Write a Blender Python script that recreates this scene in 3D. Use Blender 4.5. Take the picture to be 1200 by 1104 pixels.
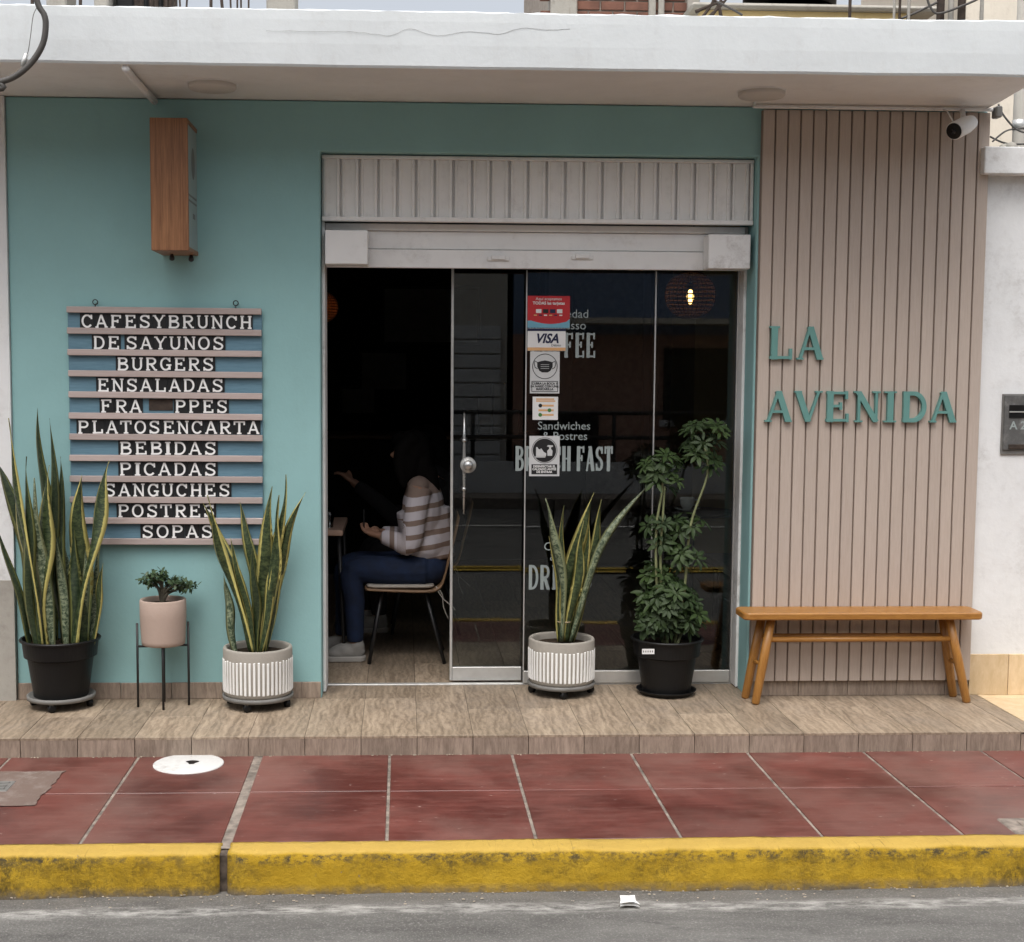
import bpy, math, random
from mathutils import Vector, Matrix, noise
R_ = math.radians
random.seed(7)
for o in list(bpy.data.objects): bpy.data.objects.remove(o)
S = bpy.context.scene
COL = S.collection

# ---------------------------------------------------------------- camera
FPX, CXP, CYP = 1600.0, 543.0, 568.0
CAM = Vector((0.0, -6.8, 1.654))
def _rot(y, p, r):
    cy, sy, cp, sp, cr, sr = math.cos(y), math.sin(y), math.cos(p), math.sin(p), math.cos(r), math.sin(r)
    B = Matrix(((1,0,0),(0,0,-1),(0,1,0)))
    Rz = Matrix(((cy,sy,0),(-sy,cy,0),(0,0,1)))
    Rp = Matrix(((1,0,0),(0,cp,-sp),(0,sp,cp)))
    Rr = Matrix(((cr,-sr,0),(sr,cr,0),(0,0,1)))
    return Rr @ Rp @ B @ Rz
RC = _rot(R_(-2.57), R_(4.82), R_(.31))
cam = bpy.data.cameras.new('camera'); camo = bpy.data.objects.new('camera', cam); COL.objects.link(camo)
cam.sensor_width = 36; cam.lens = FPX/1200*36; cam.clip_end = 500; cam.clip_start = .05
cam.shift_x = (600-CXP)/1200; cam.shift_y = (CYP-552)/1200
m4 = Matrix((RC[0], -RC[1], -RC[2])).transposed().to_4x4(); m4.translation = CAM
camo.matrix_world = m4
S.camera = camo
def _ray(u, v): return RC.transposed() @ Vector(((u-CXP)/FPX, (v-CYP)/FPX, 1))
def at(u, v, y):                      # photograph pixel -> point on the plane Y = y (metres)
    d = _ray(u, v); return CAM + d*((y-CAM.y)/d.y)
def onz(u, v, z):                     # photograph pixel -> point on the level z
    d = _ray(u, v); return CAM + d*((z-CAM.z)/d.z)

# ---------------------------------------------------------------- sky, sun, exposure (overcast)
SUN_DIR = Vector((.12, .40, -.91)).normalized()
W = bpy.data.worlds.new('World'); S.world = W; W.use_nodes = True
wn = W.node_tree; wn.nodes.clear()
sky = wn.nodes.new('ShaderNodeTexSky'); sky.sky_type = 'NISHITA'; sky.sun_disc = False
sky.sun_elevation = math.asin(-SUN_DIR.z); sky.sun_rotation = math.atan2(-SUN_DIR.x, -SUN_DIR.y)
sky.air_density = 1.0; sky.dust_density = 6.0; sky.ozone_density = 1.0
hs = wn.nodes.new('ShaderNodeHueSaturation'); hs.inputs['Saturation'].default_value = .34
bg = wn.nodes.new('ShaderNodeBackground'); bg.inputs['Strength'].default_value = .15
wo = wn.nodes.new('ShaderNodeOutputWorld')
wn.links.new(sky.outputs[0], hs.inputs['Color']); wn.links.new(hs.outputs[0], bg.inputs[0]); wn.links.new(bg.outputs[0], wo.inputs[0])
sl = bpy.data.lights.new('sun', 'SUN'); so = bpy.data.objects.new('sun', sl); COL.objects.link(so)
sl.energy = .75; sl.angle = R_(40); sl.color = (1, .99, .975)
so.rotation_euler = SUN_DIR.to_track_quat('-Z', 'Y').to_euler(); so.location = (-3, -10, 14)
S.view_settings.view_transform = 'Standard'; S.view_settings.look = 'None'
S.view_settings.gamma = 1; S.view_settings.exposure = 0.64; S.view_settings.use_curve_mapping = False

cy_=S.cycles
cy_.max_bounces=6; cy_.diffuse_bounces=3; cy_.glossy_bounces=3; cy_.transmission_bounces=3; cy_.transparent_max_bounces=8
cy_.caustics_reflective=False; cy_.caustics_refractive=False; cy_.sample_clamp_indirect=6

# ---------------------------------------------------------------- object helpers
def tag(o, label=None, cat=None, group=None, kind=None):
    if label: o['label'] = label
    if cat: o['category'] = cat
    if group: o['group'] = group
    if kind: o['kind'] = kind
    return o
def thing(name, label, cat, loc, group=None):
    o = bpy.data.objects.new(name, None); COL.objects.link(o); o.location = Vector(loc); o.empty_display_size = .05
    return tag(o, label, cat, group)
def origin(o):
    v = Vector((0,0,0))
    while o is not None: v = v + o.location; o = o.parent
    return v
class MB:
    def __init__(s): s.v = []; s.f = []; s.sm = []; s.at = {}
    def add(s, vs, fs, smooth=False):
        b = len(s.v); s.v += [Vector(p) for p in vs]
        for f in fs: s.f.append([b+i for i in f]); s.sm.append(smooth)
        return s
    def box(s, x0, x1, y0, y1, z0, z1, ch=0):
        if ch <= 0:
            s.add([(x,y,z) for z in (z0,z1) for y in (y0,y1) for x in (x0,x1)],
                  [(0,2,3,1),(4,5,7,6),(0,1,5,4),(1,3,7,5),(3,2,6,7),(2,0,4,6)])
        else:
            c = ch; X=(x0,x1); Y=(y0,y1); Z=(z0,z1); vs=[]; ix={}
            for i in (0,1):
                for j in (0,1):
                    for k in (0,1):
                        sx, sy, sz = (1-2*i)*c, (1-2*j)*c, (1-2*k)*c
                        for a, p in enumerate(((X[i],Y[j]+sy,Z[k]+sz),(X[i]+sx,Y[j],Z[k]+sz),(X[i]+sx,Y[j]+sy,Z[k]))):
                            ix[i,j,k,a] = len(vs); vs.append(p)
            fs = []
            q = ((0,0),(1,0),(1,1),(0,1))
            for i in (0,1):
                f=[ix[i,j,k,0] for j,k in q]; fs.append(f if i else f[::-1])
                f=[ix[j,i,k,1] for j,k in q]; fs.append(f[::-1] if i else f)
                f=[ix[j,k,i,2] for j,k in q]; fs.append(f if i else f[::-1])
            for j in (0,1):
                for k in (0,1):
                    sgn = (j ^ k)
                    f=[ix[0,j,k,1],ix[1,j,k,1],ix[1,j,k,2],ix[0,j,k,2]]; fs.append(f if not sgn else f[::-1])
                    f=[ix[j,0,k,0],ix[j,1,k,0],ix[j,1,k,2],ix[j,0,k,2]]; fs.append(f[::-1] if not sgn else f)
                    f=[ix[j,k,0,0],ix[j,k,1,0],ix[j,k,1,1],ix[j,k,0,1]]; fs.append(f if not sgn else f[::-1])
            for i in (0,1):
                for j in (0,1):
                    for k in (0,1):
                        f=[ix[i,j,k,0],ix[i,j,k,1],ix[i,j,k,2]]; fs.append(f if (i^j^k) else f[::-1])
            s.add(vs, fs)
        return s
    def lathe(s, prof, c=(0,0,0), n=32, smooth=True, cap=True, rf=None):
        c = Vector(c); vs=[]; fs=[]; m=len(prof)
        for i in range(n):
            a = 2*math.pi*i/n
            for j,(r,z) in enumerate(prof):
                rr = r*(rf(i,j) if rf else 1)
                vs.append(c+Vector((rr*math.cos(a), rr*math.sin(a), z)))
        for i in range(n):
            k=(i+1)%n
            for j in range(m-1): fs.append((i*m+j, k*m+j, k*m+j+1, i*m+j+1))
        if cap:
            fs.append([i*m for i in range(n)][::-1]); fs.append([i*m+m-1 for i in range(n)])
        return s.add(vs, fs, smooth)
    def tube(s, pts, r, n=8, smooth=True, flat=1.0, up=None):
        pts=[Vector(p) for p in pts]; rs = r if isinstance(r,(list,tuple)) else [r]*len(pts)
        vs=[]; fs=[]; t0=(pts[1]-pts[0]).normalized()
        u = Vector(up) if up else (Vector((0,0,1)) if abs(t0.z)<.9 else Vector((1,0,0)))
        for i,p in enumerate(pts):
            t=((pts[min(i+1,len(pts)-1)]-pts[max(i-1,0)])).normalized()
            a=t.cross(u).normalized(); b=a.cross(t).normalized(); u=b
            for k in range(n):
                w=2*math.pi*k/n; vs.append(p+a*math.cos(w)*rs[i]+b*math.sin(w)*rs[i]*flat)
        for i in range(len(pts)-1):
            for k in range(n):
                q=(k+1)%n; fs.append((i*n+k,i*n+q,(i+1)*n+q,(i+1)*n+k))
        fs.append(list(range(n))[::-1]); fs.append([(len(pts)-1)*n+k for k in range(n)])
        return s.add(vs, fs, smooth)
    def ball(s, c, r, n=12, m=8, rx=None):
        c=Vector(c); rx = rx or (r,r,r); vs=[c-Vector((0,0,rx[2]))]; fs=[]
        for j in range(1,m):
            b=math.pi*j/m-math.pi/2
            for i in range(n):
                a=2*math.pi*i/n
                vs.append(c+Vector((rx[0]*math.cos(a)*math.cos(b), rx[1]*math.sin(a)*math.cos(b), rx[2]*math.sin(b))))
        vs.append(c+Vector((0,0,rx[2]))); L=len(vs)-1
        for i in range(n):
            k=(i+1)%n; fs.append((0,1+k,1+i)); fs.append((L,L-n+i,L-n+k))
            for j in range(m-2): fs.append((1+j*n+i,1+j*n+k,1+(j+1)*n+k,1+(j+1)*n+i))
        return s.add(vs,fs,True)
    def prism(s, poly, y0, y1):          # polygon in XZ extruded in Y
        n=len(poly)
        return s.add([(x,y0,z) for x,z in poly]+[(x,y1,z) for x,z in poly],
              [list(range(n)), list(range(n,2*n))[::-1]]+[(i,n+i,n+(i+1)%n,(i+1)%n) for i in range(n)])
    def mesh(s, name, off=Vector((0,0,0))):
        me=bpy.data.meshes.new(name); me.from_pydata([tuple(p-off) for p in s.v],[],s.f)
        me.polygons.foreach_set('use_smooth', s.sm)
        for k,vals in s.at.items():
            a=me.attributes.new(k,'FLOAT','POINT'); a.data.foreach_set('value', vals)
        me.update(); return me
    def build(s, name, mat, parent=None, loc=None):       # vertices are given in world space
        off = origin(parent) if parent else Vector(loc or (0,0,0))
        o=bpy.data.objects.new(name, s.mesh(name, off)); COL.objects.link(o)
        if mat: o.data.materials.append(mat)
        if parent: o.parent=parent
        else: o.location=off
        return o
def fixn(o):
    import bmesh
    bm=bmesh.new(); bm.from_mesh(o.data); bmesh.ops.recalc_face_normals(bm, faces=bm.faces); bm.to_mesh(o.data); bm.free(); return o
def inst(name, me, parent, loc, rot=(0,0,0), scale=None):  # shared mesh, placed by its own transform
    o=bpy.data.objects.new(name, me); COL.objects.link(o)
    if parent: o.parent=parent; o.location=Vector(loc)-origin(parent)
    else: o.location=loc
    o.rotation_euler=rot
    if scale: o.scale=scale
    return o
def smooth_pts(pts, n=8):
    pts=[Vector(p) for p in pts]; out=[]
    for i in range(len(pts)-1):
        p0=pts[max(i-1,0)]; p1=pts[i]; p2=pts[i+1]; p3=pts[min(i+2,len(pts)-1)]
        for k in range(n):
            t=k/n; out.append(.5*((2*p1)+(p2-p0)*t+(2*p0-5*p1+4*p2-p3)*t*t+(3*p1-p0-3*p2+p3)*t**3))
    out.append(pts[-1]); return out

# ---------------------------------------------------------------- materials
def lin(r,g,b):
    f=lambda c:(c/255)/12.92 if c<=10 else (((c/255)+.055)/1.055)**2.4
    return (f(r),f(g),f(b),1)
class NT:
    def __init__(s,name):
        s.m=bpy.data.materials.new(name); s.m.use_nodes=True; s.t=s.m.node_tree; s.b=s.t.nodes['Principled BSDF']; s.out=s.t.nodes['Material Output']
    def n(s,ty,ins={},**kw):
        nd=s.t.nodes.new('ShaderNode'+ty)
        for k,v in kw.items(): setattr(nd,k,v)
        for k,v in ins.items(): s.set(nd.inputs[k],v)
        return nd
    def set(s,sock,v):
        if isinstance(v,bpy.types.NodeSocket): s.t.links.new(v,sock)
        elif isinstance(v,bpy.types.Node): s.t.links.new(v.outputs[0],sock)
        else: sock.default_value=v
    def coord(s,kind='Object',scale=(1,1,1),loc=None):
        tc=s.n('TexCoord'); mp=s.n('Mapping',{'Vector':tc.outputs[kind],'Scale':scale})
        if loc is not None: s.set(mp.inputs['Location'],loc)
        return mp.outputs[0]
    def world(s,scale=(1,1,1)):
        g=s.n('NewGeometry'); return s.n('Mapping',{'Vector':g.outputs['Position'],'Scale':scale}).outputs[0]
    def noise(s,vec,scale,detail=4,rough=.55,dist=0):
        return s.n('TexNoise',{'Vector':vec,'Scale':scale,'Detail':detail,'Roughness':rough,'Distortion':dist}).outputs['Fac']
    def ramp(s,fac,a,b,ca=(0,0,0,1),cb=(1,1,1,1)):
        r=s.n('ValToRGB',{'Fac':fac}); r.color_ramp.elements[0].position=a; r.color_ramp.elements[1].position=b
        r.color_ramp.elements[0].color=ca; r.color_ramp.elements[1].color=cb; return r.outputs[0]
    def mix(s,fac,a,b,mode='MIX'):
        x=s.n('Mix',data_type='RGBA',blend_type=mode); s.set(x.inputs[0],fac); s.set(x.inputs[6],a); s.set(x.inputs[7],b); return x.outputs[2]
    def math(s,op,a,b=0,c=None):
        x=s.n('Math',operation=op); s.set(x.inputs[0],a); s.set(x.inputs[1],b)
        if c is not None: s.set(x.inputs[2],c)
        return x.outputs[0]
    def bump(s,h,strength=.3,dist=.01):
        b=s.n('Bump',{'Height':h,'Strength':strength,'Distance':dist}); s.set(s.b.inputs['Normal'],b.outputs[0])
    def fin(s,col=None,rough=None,metal=None,spec=None):
        if col is not None: s.set(s.b.inputs['Base Color'],col)
        if rough is not None: s.set(s.b.inputs['Roughness'],rough)
        if metal is not None: s.set(s.b.inputs['Metallic'],metal)
        if spec is not None: s.set(s.b.inputs['Specular IOR Level'],spec)
        return s.m
def sc(c,k): return (min(c[0]*k,1),min(c[1]*k,1),min(c[2]*k,1),1)
def plain(name,c,rough=.6,var=.12,scale=8,bump=.1,bscale=60,metal=0,spec=.4,dist=.004):
    t=NT(name); w=t.world(); n=t.noise(w,scale,5)
    col=t.mix(t.ramp(n,.3,.7),sc(c,1-var),sc(c,1+var))
    if bump: t.bump(t.noise(w,bscale,4),bump,dist)
    rg=t.math('MULTIPLY_ADD',n,.25,rough-.12)
    return t.fin(col,rg,metal,spec)
def paint(name,c,dirt=(.25,.21,.17,1),amt=.35,streak=True,rough=.7,bump=.25,bscale=35):
    t=NT(name); w=t.world(); n=t.noise(w,1.6,6,.65)
    col=t.mix(t.ramp(n,.35,.7),sc(c,.93),sc(c,1.04))
    st=t.noise(t.world((9,9,.9)) if streak else w,1.3,6,.7)
    sp=t.noise(w,14,6,.75)
    d=t.math('MULTIPLY',t.ramp(st,.47,.66),t.ramp(sp,.46,.64)); d=t.math('MULTIPLY',d,amt)
    col=t.mix(d,col,dirt)
    h=t.math('ADD',t.noise(w,bscale,6,.6),t.math('MULTIPLY',t.noise(w,5,3),.8))
    t.bump(h,bump,.006)
    return t.fin(col,rough,0,.3)
def wood(name,c1,c2,axis=(1,1,1),rough=.5,scale=1,kind='Object',bump=.15,rnd=True,spec=.4,rv=.22):
    t=NT(name); v=t.coord(kind,axis)
    if rnd:
        oi=t.n('ObjectInfo'); off=t.math('MULTIPLY',oi.outputs['Random'],37.0)
        v=t.n('VectorMath',{0:v,1:t.n('CombineXYZ',{0:off,1:off,2:off}).outputs[0]},operation='ADD').outputs[0]
    n1=t.noise(v,6*scale,5,.6,.8); n2=t.noise(v,30*scale,4,.7,.3)
    f=t.math('ADD',t.math('MULTIPLY',n1,.65),t.math('MULTIPLY',n2,.35))
    col=t.mix(t.ramp(f,.36,.64),c1,c2)
    if rnd:
        k=t.math('MULTIPLY_ADD',oi.outputs['Random'],rv,1-rv/2)
        col=t.mix(1.0,col,t.n('CombineColor',{0:k,1:k,2:k}).outputs[0],'MULTIPLY')
    t.bump(n2,bump,.003)
    return t.fin(col,rough,0,spec)

TEAL=(.278,.480,.482,1)
M={}
M['teal']=paint('teal_paint',TEAL,(.2,.3,.29,1),.12,True,.75,.18,45)
M['white']=paint('white_paint',(.65,.68,.69,1),(.40,.38,.36,1),.22,True,.7,.22,30)
M['soffit']=paint('soffit_paint',(.80,.785,.77,1),(.45,.4,.36,1),.2,False,.8,.2,28)
M['white2']=paint('neighbour_white',(.77,.78,.78,1),(.40,.38,.36,1),.6,False,.75,.5,14)
M['grey_cement']=paint('grey_cement',(.40,.38,.34,1),(.2,.18,.16,1),.4,False,.85,.35,25)
M['cream_tile']=wood('cream_tile',(.58,.43,.25,1),(.7,.55,.36,1),(3,3,1),.55,1.0)
M['slat']=wood('taupe_slat',(.435,.36,.305,1),(.495,.42,.365,1),(25,25,1.2),.6,1.2,'Object',.12,True,.3,.07)
M['slat_gap']=plain('slat_backing',(.27,.21,.175,1),.8)
def plank_mat():
    t=NT('wood_look_tile'); oi=t.n('ObjectInfo'); off=t.math('MULTIPLY',oi.outputs['Random'],41.0)
    v=t.n('VectorMath',{0:t.coord('Object',(6,.8,6)),1:t.n('CombineXYZ',{0:off,1:off,2:off}).outputs[0]},operation='ADD').outputs[0]
    n1=t.noise(v,3.2,6,.62,1.6); n2=t.noise(v,14,5,.7,.8)
    wv=t.n('TexWave',{'Vector':t.n('VectorMath',{0:t.coord('Object',(1,.38,1)),1:t.n('CombineXYZ',{0:off,1:off,2:off}).outputs[0]},operation='ADD').outputs[0],'Scale':9.0,'Distortion':16.0,'Detail':4.0,'Detail Scale':1.1,'Detail Roughness':.7},wave_type='BANDS',bands_direction='X').outputs['Fac']
    f=t.math('ADD',t.math('MULTIPLY',n1,.66),t.math('ADD',t.math('MULTIPLY',n2,.22),t.math('MULTIPLY',wv,.12)))
    col=t.mix(t.ramp(f,.34,.66),(.175,.132,.092,1),(.385,.305,.222,1))
    k=t.math('MULTIPLY_ADD',oi.outputs['Random'],.3,.85)
    col=t.mix(1.0,col,t.n('CombineColor',{0:k,1:k,2:k}).outputs[0],'MULTIPLY')
    w=t.world(); d=t.math('MULTIPLY',t.ramp(t.noise(w,2.2,6,.7),.5,.8),.5)
    col=t.mix(d,col,(.22,.19,.165,1))
    t.bump(f,.3,.003)
    return t.fin(col,t.math('MULTIPLY_ADD',n1,.3,.35),0,.35)
M['plank']=plank_mat()
M['riser']=wood('wood_look_riser',(.19,.145,.112,1),(.36,.285,.225,1),(6,6,.9),.55,1.1)
M['grout']=plain('grout',(.12,.092,.068,1),.9,.2,20)
def red_mat():
    t=NT('red_cement_tile'); w=t.world(); oi=t.n('ObjectInfo')
    n=t.noise(w,2.0,7,.65); n3=t.noise(t.world((1.3,12,1)),3.2,8,.75,.5)
    col=t.mix(t.ramp(n,.41,.59),(.080,.021,.016,1),(.150,.046,.036,1))
    col=t.mix(t.math('MULTIPLY',t.ramp(n3,.50,.68),.34),col,(.26,.125,.105,1)); col=t.mix(t.math('MULTIPLY',t.ramp(n3,.34,.48,(1,1,1,1),(0,0,0,1)),.35),col,(.085,.02,.016,1))
    dust=t.math('MULTIPLY',t.ramp(t.noise(w,1.1,6,.65),.46,.62),.5)
    col=t.mix(dust,col,(.20,.115,.095,1))
    scv=t.n('TexVoronoi',{'Vector':t.world((4,14,1)),'Scale':2.6,'Randomness':1}).outputs['Distance']
    scuff=t.math('MULTIPLY',t.ramp(scv,.03,.10,(1,1,1,1),(0,0,0,1)),t.ramp(t.noise(w,9,4,.7),.50,.58))
    col=t.mix(t.math('MULTIPLY',scuff,.9),col,(.5,.40,.36,1))
    dk=t.math('MULTIPLY',t.ramp(t.noise(w,28,4,.8),.58,.75),.4); col=t.mix(dk,col,(.06,.025,.022,1)); fl=t.ramp(t.noise(t.world((1,1.6,1)),60,3,.6),.73,.76); col=t.mix(t.math('MULTIPLY',fl,.7),col,(.45,.36,.32,1))
    k=t.math('MULTIPLY_ADD',oi.outputs['Random'],.25,.87)
    col=t.mix(1.0,col,t.n('CombineColor',{0:k,1:k,2:k}).outputs[0],'MULTIPLY')
    t.bump(t.noise(w,40,5),.12,.003)
    return t.fin(col,t.math('MULTIPLY_ADD',n,.35,.22),0,.45)
M['red']=red_mat()
M['cement']=plain('cement_joint',(.22,.185,.155,1),.9,.5,18,.6,70)
def kerb_mat():
    t=NT('yellow_kerb_paint'); w=t.world()
    n=t.noise(w,5,6,.7); col=t.mix(t.ramp(n,.3,.7),(.40,.24,.012,1),(.56,.36,.03,1))
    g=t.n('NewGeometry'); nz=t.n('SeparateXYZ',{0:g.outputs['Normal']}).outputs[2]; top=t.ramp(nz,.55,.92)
    col=t.mix(t.math('MULTIPLY',top,.6),col,(.58,.40,.12,1))       # sky light on the top painted in as a paler yellow
    z=t.n('SeparateXYZ',{0:g.outputs['Position']}).outputs[2]
    big=t.ramp(t.noise(t.world((1.0,1,1.6)),0.9,7,.75),.44,.58)
    fine=t.ramp(t.noise(t.world((1,1,.6)),30,9,.85),.42,.54)
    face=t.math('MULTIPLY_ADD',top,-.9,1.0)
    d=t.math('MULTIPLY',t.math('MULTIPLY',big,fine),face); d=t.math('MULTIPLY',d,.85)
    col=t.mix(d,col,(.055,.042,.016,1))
    rim=t.math('MULTIPLY',t.n('MapRange',{0:z,1:-.142,2:-.108,3:0,4:1}).outputs[0],t.n('MapRange',{0:z,1:-.094,2:-.088,3:1,4:0}).outputs[0])
    rim=t.math('MULTIPLY',rim,t.ramp(t.noise(t.world((1,1,1.5)),18,8,.8),.47,.58)); rim=t.math('MULTIPLY',rim,t.ramp(t.noise(w,1.9,3),.36,.5))
    col=t.mix(t.math('MULTIPLY',rim,.9),col,(.05,.045,.035,1))
    chip=t.math('MULTIPLY',t.ramp(t.noise(w,22,7,.8),.64,.67),t.ramp(t.noise(w,2.7,3),.45,.6)); col=t.mix(t.math('MULTIPLY',chip,.9),col,(.36,.32,.27,1))
    scr=t.math('MULTIPLY',t.ramp(t.noise(t.world((22,1,4)),4,6,.8,.4),.60,.66),t.ramp(t.noise(w,1.2,2),.4,.6)); col=t.mix(t.math('MULTIPLY',scr,.55),col,(.09,.065,.02,1))
    low=t.n('MapRange',{0:z,1:-.195,2:-.236,3:0,4:1}).outputs[0]
    col=t.mix(t.math('MULTIPLY',low,t.ramp(t.noise(w,14,6,.7),.3,.55)),col,(.15,.13,.105,1))
    t.bump(t.math('ADD',t.noise(w,50,8,.75),t.math('MULTIPLY',chip,-.6)),.9,.010)
    return t.fin(col,.8,0,.25)
M['kerb']=kerb_mat()
def asphalt_mat():
    t=NT('asphalt'); w=t.world()
    v=t.n('TexVoronoi',{'Vector':w,'Scale':95.0}).outputs['Distance']
    n=t.noise(t.world((.6,2.2,1)),2.2,7,.7); sp=t.noise(w,130,3,.7)
    col=t.mix(t.ramp(n,.3,.7),(.07,.067,.063,1),(.165,.16,.15,1))
    col=t.mix(t.math('MULTIPLY',t.ramp(sp,.52,.75),.6),col,(.36,.35,.33,1))
    dk=t.ramp(t.noise(t.world((1,2.4,1)),3.5,5,.7),.6,.72); col=t.mix(t.math('MULTIPLY',dk,.6),col,(.05,.048,.045,1))
    y=t.n('SeparateXYZ',{0:t.n('NewGeometry').outputs['Position']}).outputs[1]
    yw=t.math('ADD',y,t.math('MULTIPLY_ADD',t.noise(t.world((1,0,0)),3,4),.10,-.05))
    line=t.math('MULTIPLY',t.n('MapRange',{0:yw,1:-2.20,2:-2.17,3:0,4:1}).outputs[0],t.n('MapRange',{0:yw,1:-2.12,2:-2.09,3:1,4:0}).outputs[0])
    line=t.math('MULTIPLY',line,t.ramp(t.noise(t.world((3,12,1)),3,6,.75),.42,.66))
    col=t.mix(t.math('MULTIPLY',line,.75),col,(.5,.49,.46,1))       # worn painted edge line
    gut=t.math('MULTIPLY',t.n('MapRange',{0:yw,1:-2.14,2:-2.0,3:0,4:1}).outputs[0],t.ramp(t.noise(w,9,6,.7),.35,.65))
    col=t.mix(t.math('MULTIPLY',gut,.6),col,(.15,.135,.115,1))
    t.bump(t.math('ADD',v,sp),.6,.006)
    return t.fin(col,.85,0,.3)
M['asphalt']=asphalt_mat()
M['alu']=plain('aluminium',(.62,.62,.60,1),.35,.06,20,.05,80,.55,.5)
M['steel']=plain('brushed_steel',(.5,.5,.49,1),.3,.06,20,0,80,.9,.5)
M['shutter']=paint('shutter_white_metal',(.83,.83,.82,1),(.24,.2,.17,1),.45,False,.55,.1,30)
M['corr']=paint('corrugated_grey_white',(.83,.82,.80,1),(.3,.27,.24,1),.35,True,.55,.1,40)
M['cover']=paint('cover_plate_white',(.82,.82,.81,1),(.2,.16,.13,1),.5,False,.6,.15,25)
M['black_metal']=plain('black_metal',(.015,.015,.016,1),.45,.1,20,0,50,0,.5)
M['black_plastic']=plain('black_plastic',(.006,.006,.0062,1),.45,.2,10,.1,40,0,.3)
M['grey_plastic']=plain('grey_plastic',(.17,.165,.155,1),.5,.15,12,.1,60)
M['soil']=plain('soil',(.045,.032,.022,1),.95,.4,40,1,60,0,.1,.02)
M['concrete_pot']=paint('concrete_pot',(.33,.305,.265,1),(.16,.14,.12,1),.4,False,.85,.3,70)
M['pot_rib']=paint('white_pot_rib',(.86,.86,.84,1),(.5,.47,.43,1),.25,True,.8,.2,60)
M['pink_pot']=paint('pink_clay',(.43,.33,.275,1),(.30,.23,.19,1),.4,False,.85,.25,60)
M['bench']=wood('honey_wood',(.26,.11,.022,1),(.39,.185,.042,1),(1.5,9,9),.38,1.2,'Object',.08,True,.5)
M['bench_leg']=wood('honey_wood_leg',(.26,.11,.022,1),(.39,.185,.042,1),(9,9,1.2),.38,1.2,'Object',.08,True,.5)
M['box_wood']=wood('orange_wood_board',(.16,.066,.028,1),(.34,.16,.072,1),(16,16,.5),.45,1.0,'Object',.08,True,.4)
M['blue_board']=wood('blue_painted_board',(.10,.20,.265,1),(.145,.265,.335,1),(1,14,14),.6,1)
M['rail']=wood('rose_grey_rail',(.40,.325,.30,1),(.48,.40,.375,1),(1,16,16),.6,1)
M['tile_black']=plain('black_letter_tile',(.012,.012,.013,1),.45,.2,20,0)
M['letter_white']=plain('white_letter',(.82,.82,.81,1),.5,.03,20,0)
M['sign_teal']=plain('sign_teal',(.125,.28,.255,1),.5,.06,10,.05)
M['vinyl']=plain('frosted_vinyl',(.30,.345,.34,1),.7,.08,30,0)
M['paper']=plain('white_sticker',(.78,.78,.77,1),.45,.03,20,0)
M['sticker_grey']=plain('grey_sticker',(.60,.61,.61,1),.45,.03,20,0)
M['sticker_black']=plain('sticker_black',(.014,.014,.015,1),.5,.05,20,0)
M['sticker_red']=plain('sticker_red',(.50,.028,.035,1),.45,.05,20,0)
M['sticker_blue']=plain('sticker_blue',(.17,.40,.52,1),.45,.05,20,0)
M['sticker_navy']=plain('sticker_navy',(.015,.02,.06,1),.45,.05,20,0)
M['sticker_orange']=plain('sticker_orange',(.72,.42,.2,1),.45,.05,20,0)
M['sticker_green']=plain('sticker_green',(.07,.2,.05,1),.45,.05,20,0)
M['light_disc']=plain('light_disc',(.56,.52,.48,1),.6,.03,10,0)
M['rust']=plain('rusty_iron',(.05,.036,.028,1),.85,.4,30,.5,60)
M['brick']=plain('red_brick',(.16,.075,.052,1),.9,.3,7,.6,60)
M['mortar']=plain('mortar',(.30,.26,.22,1),.9,.2,20,.5,60)
M['concrete']=paint('raw_concrete',(.36,.34,.30,1),(.15,.13,.11,1),.5,True,.9,.5,25)
M['ochre']=paint('ochre_wall',(.62,.47,.22,1),(.3,.22,.12,1),.4,True,.8,.3,25)
M['cream_wall']=paint('cream_wall',(.72,.66,.56,1),(.4,.34,.27,1),.3,True,.8,.25,25)
M['cable']=plain('cable_rubber',(.075,.07,.065,1),.6,.15,20,.1,60)
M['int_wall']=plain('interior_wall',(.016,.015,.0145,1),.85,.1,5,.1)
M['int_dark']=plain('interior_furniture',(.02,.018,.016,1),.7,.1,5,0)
M['ply']=wood('plywood',(.22,.13,.07,1),(.32,.2,.115,1),(2,12,12),.45,1)
M['cushion']=plain('cushion_cloth',(.42,.385,.34,1),.9,.1,20,.3,90)
M['table_top']=wood('table_wood',(.42,.28,.21,1),(.52,.36,.28,1),(2,12,12),.5,1)
M['white_ceramic']=plain('white_ceramic',(.75,.75,.74,1),.25,.02,10,0)
M['skin']=plain('skin',(.32,.175,.115,1),.55,.06,15,.05)
M['hair']=plain('black_hair',(.004,.0034,.0032,1),.8,.2,40,.2,90,0,.08)
M['denim']=plain('blue_denim',(.008,.017,.046,1),.85,.35,14,.35,120)
M['dark_cloth']=plain('dark_cloth',(.012,.011,.012,1),.9,.2,12,.2,100)
M['sneaker']=plain('sneaker_canvas',(.30,.29,.27,1),.8,.12,20,.15,90)
M['sole']=plain('sneaker_sole',(.42,.40,.37,1),.6,.06,20,0)
M['phone']=plain('phone_glass',(.012,.012,.014,1),.15,.05,10,0)
M['wicker']=plain('wicker',(.24,.115,.04,1),.75,.2,40,.1)
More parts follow.
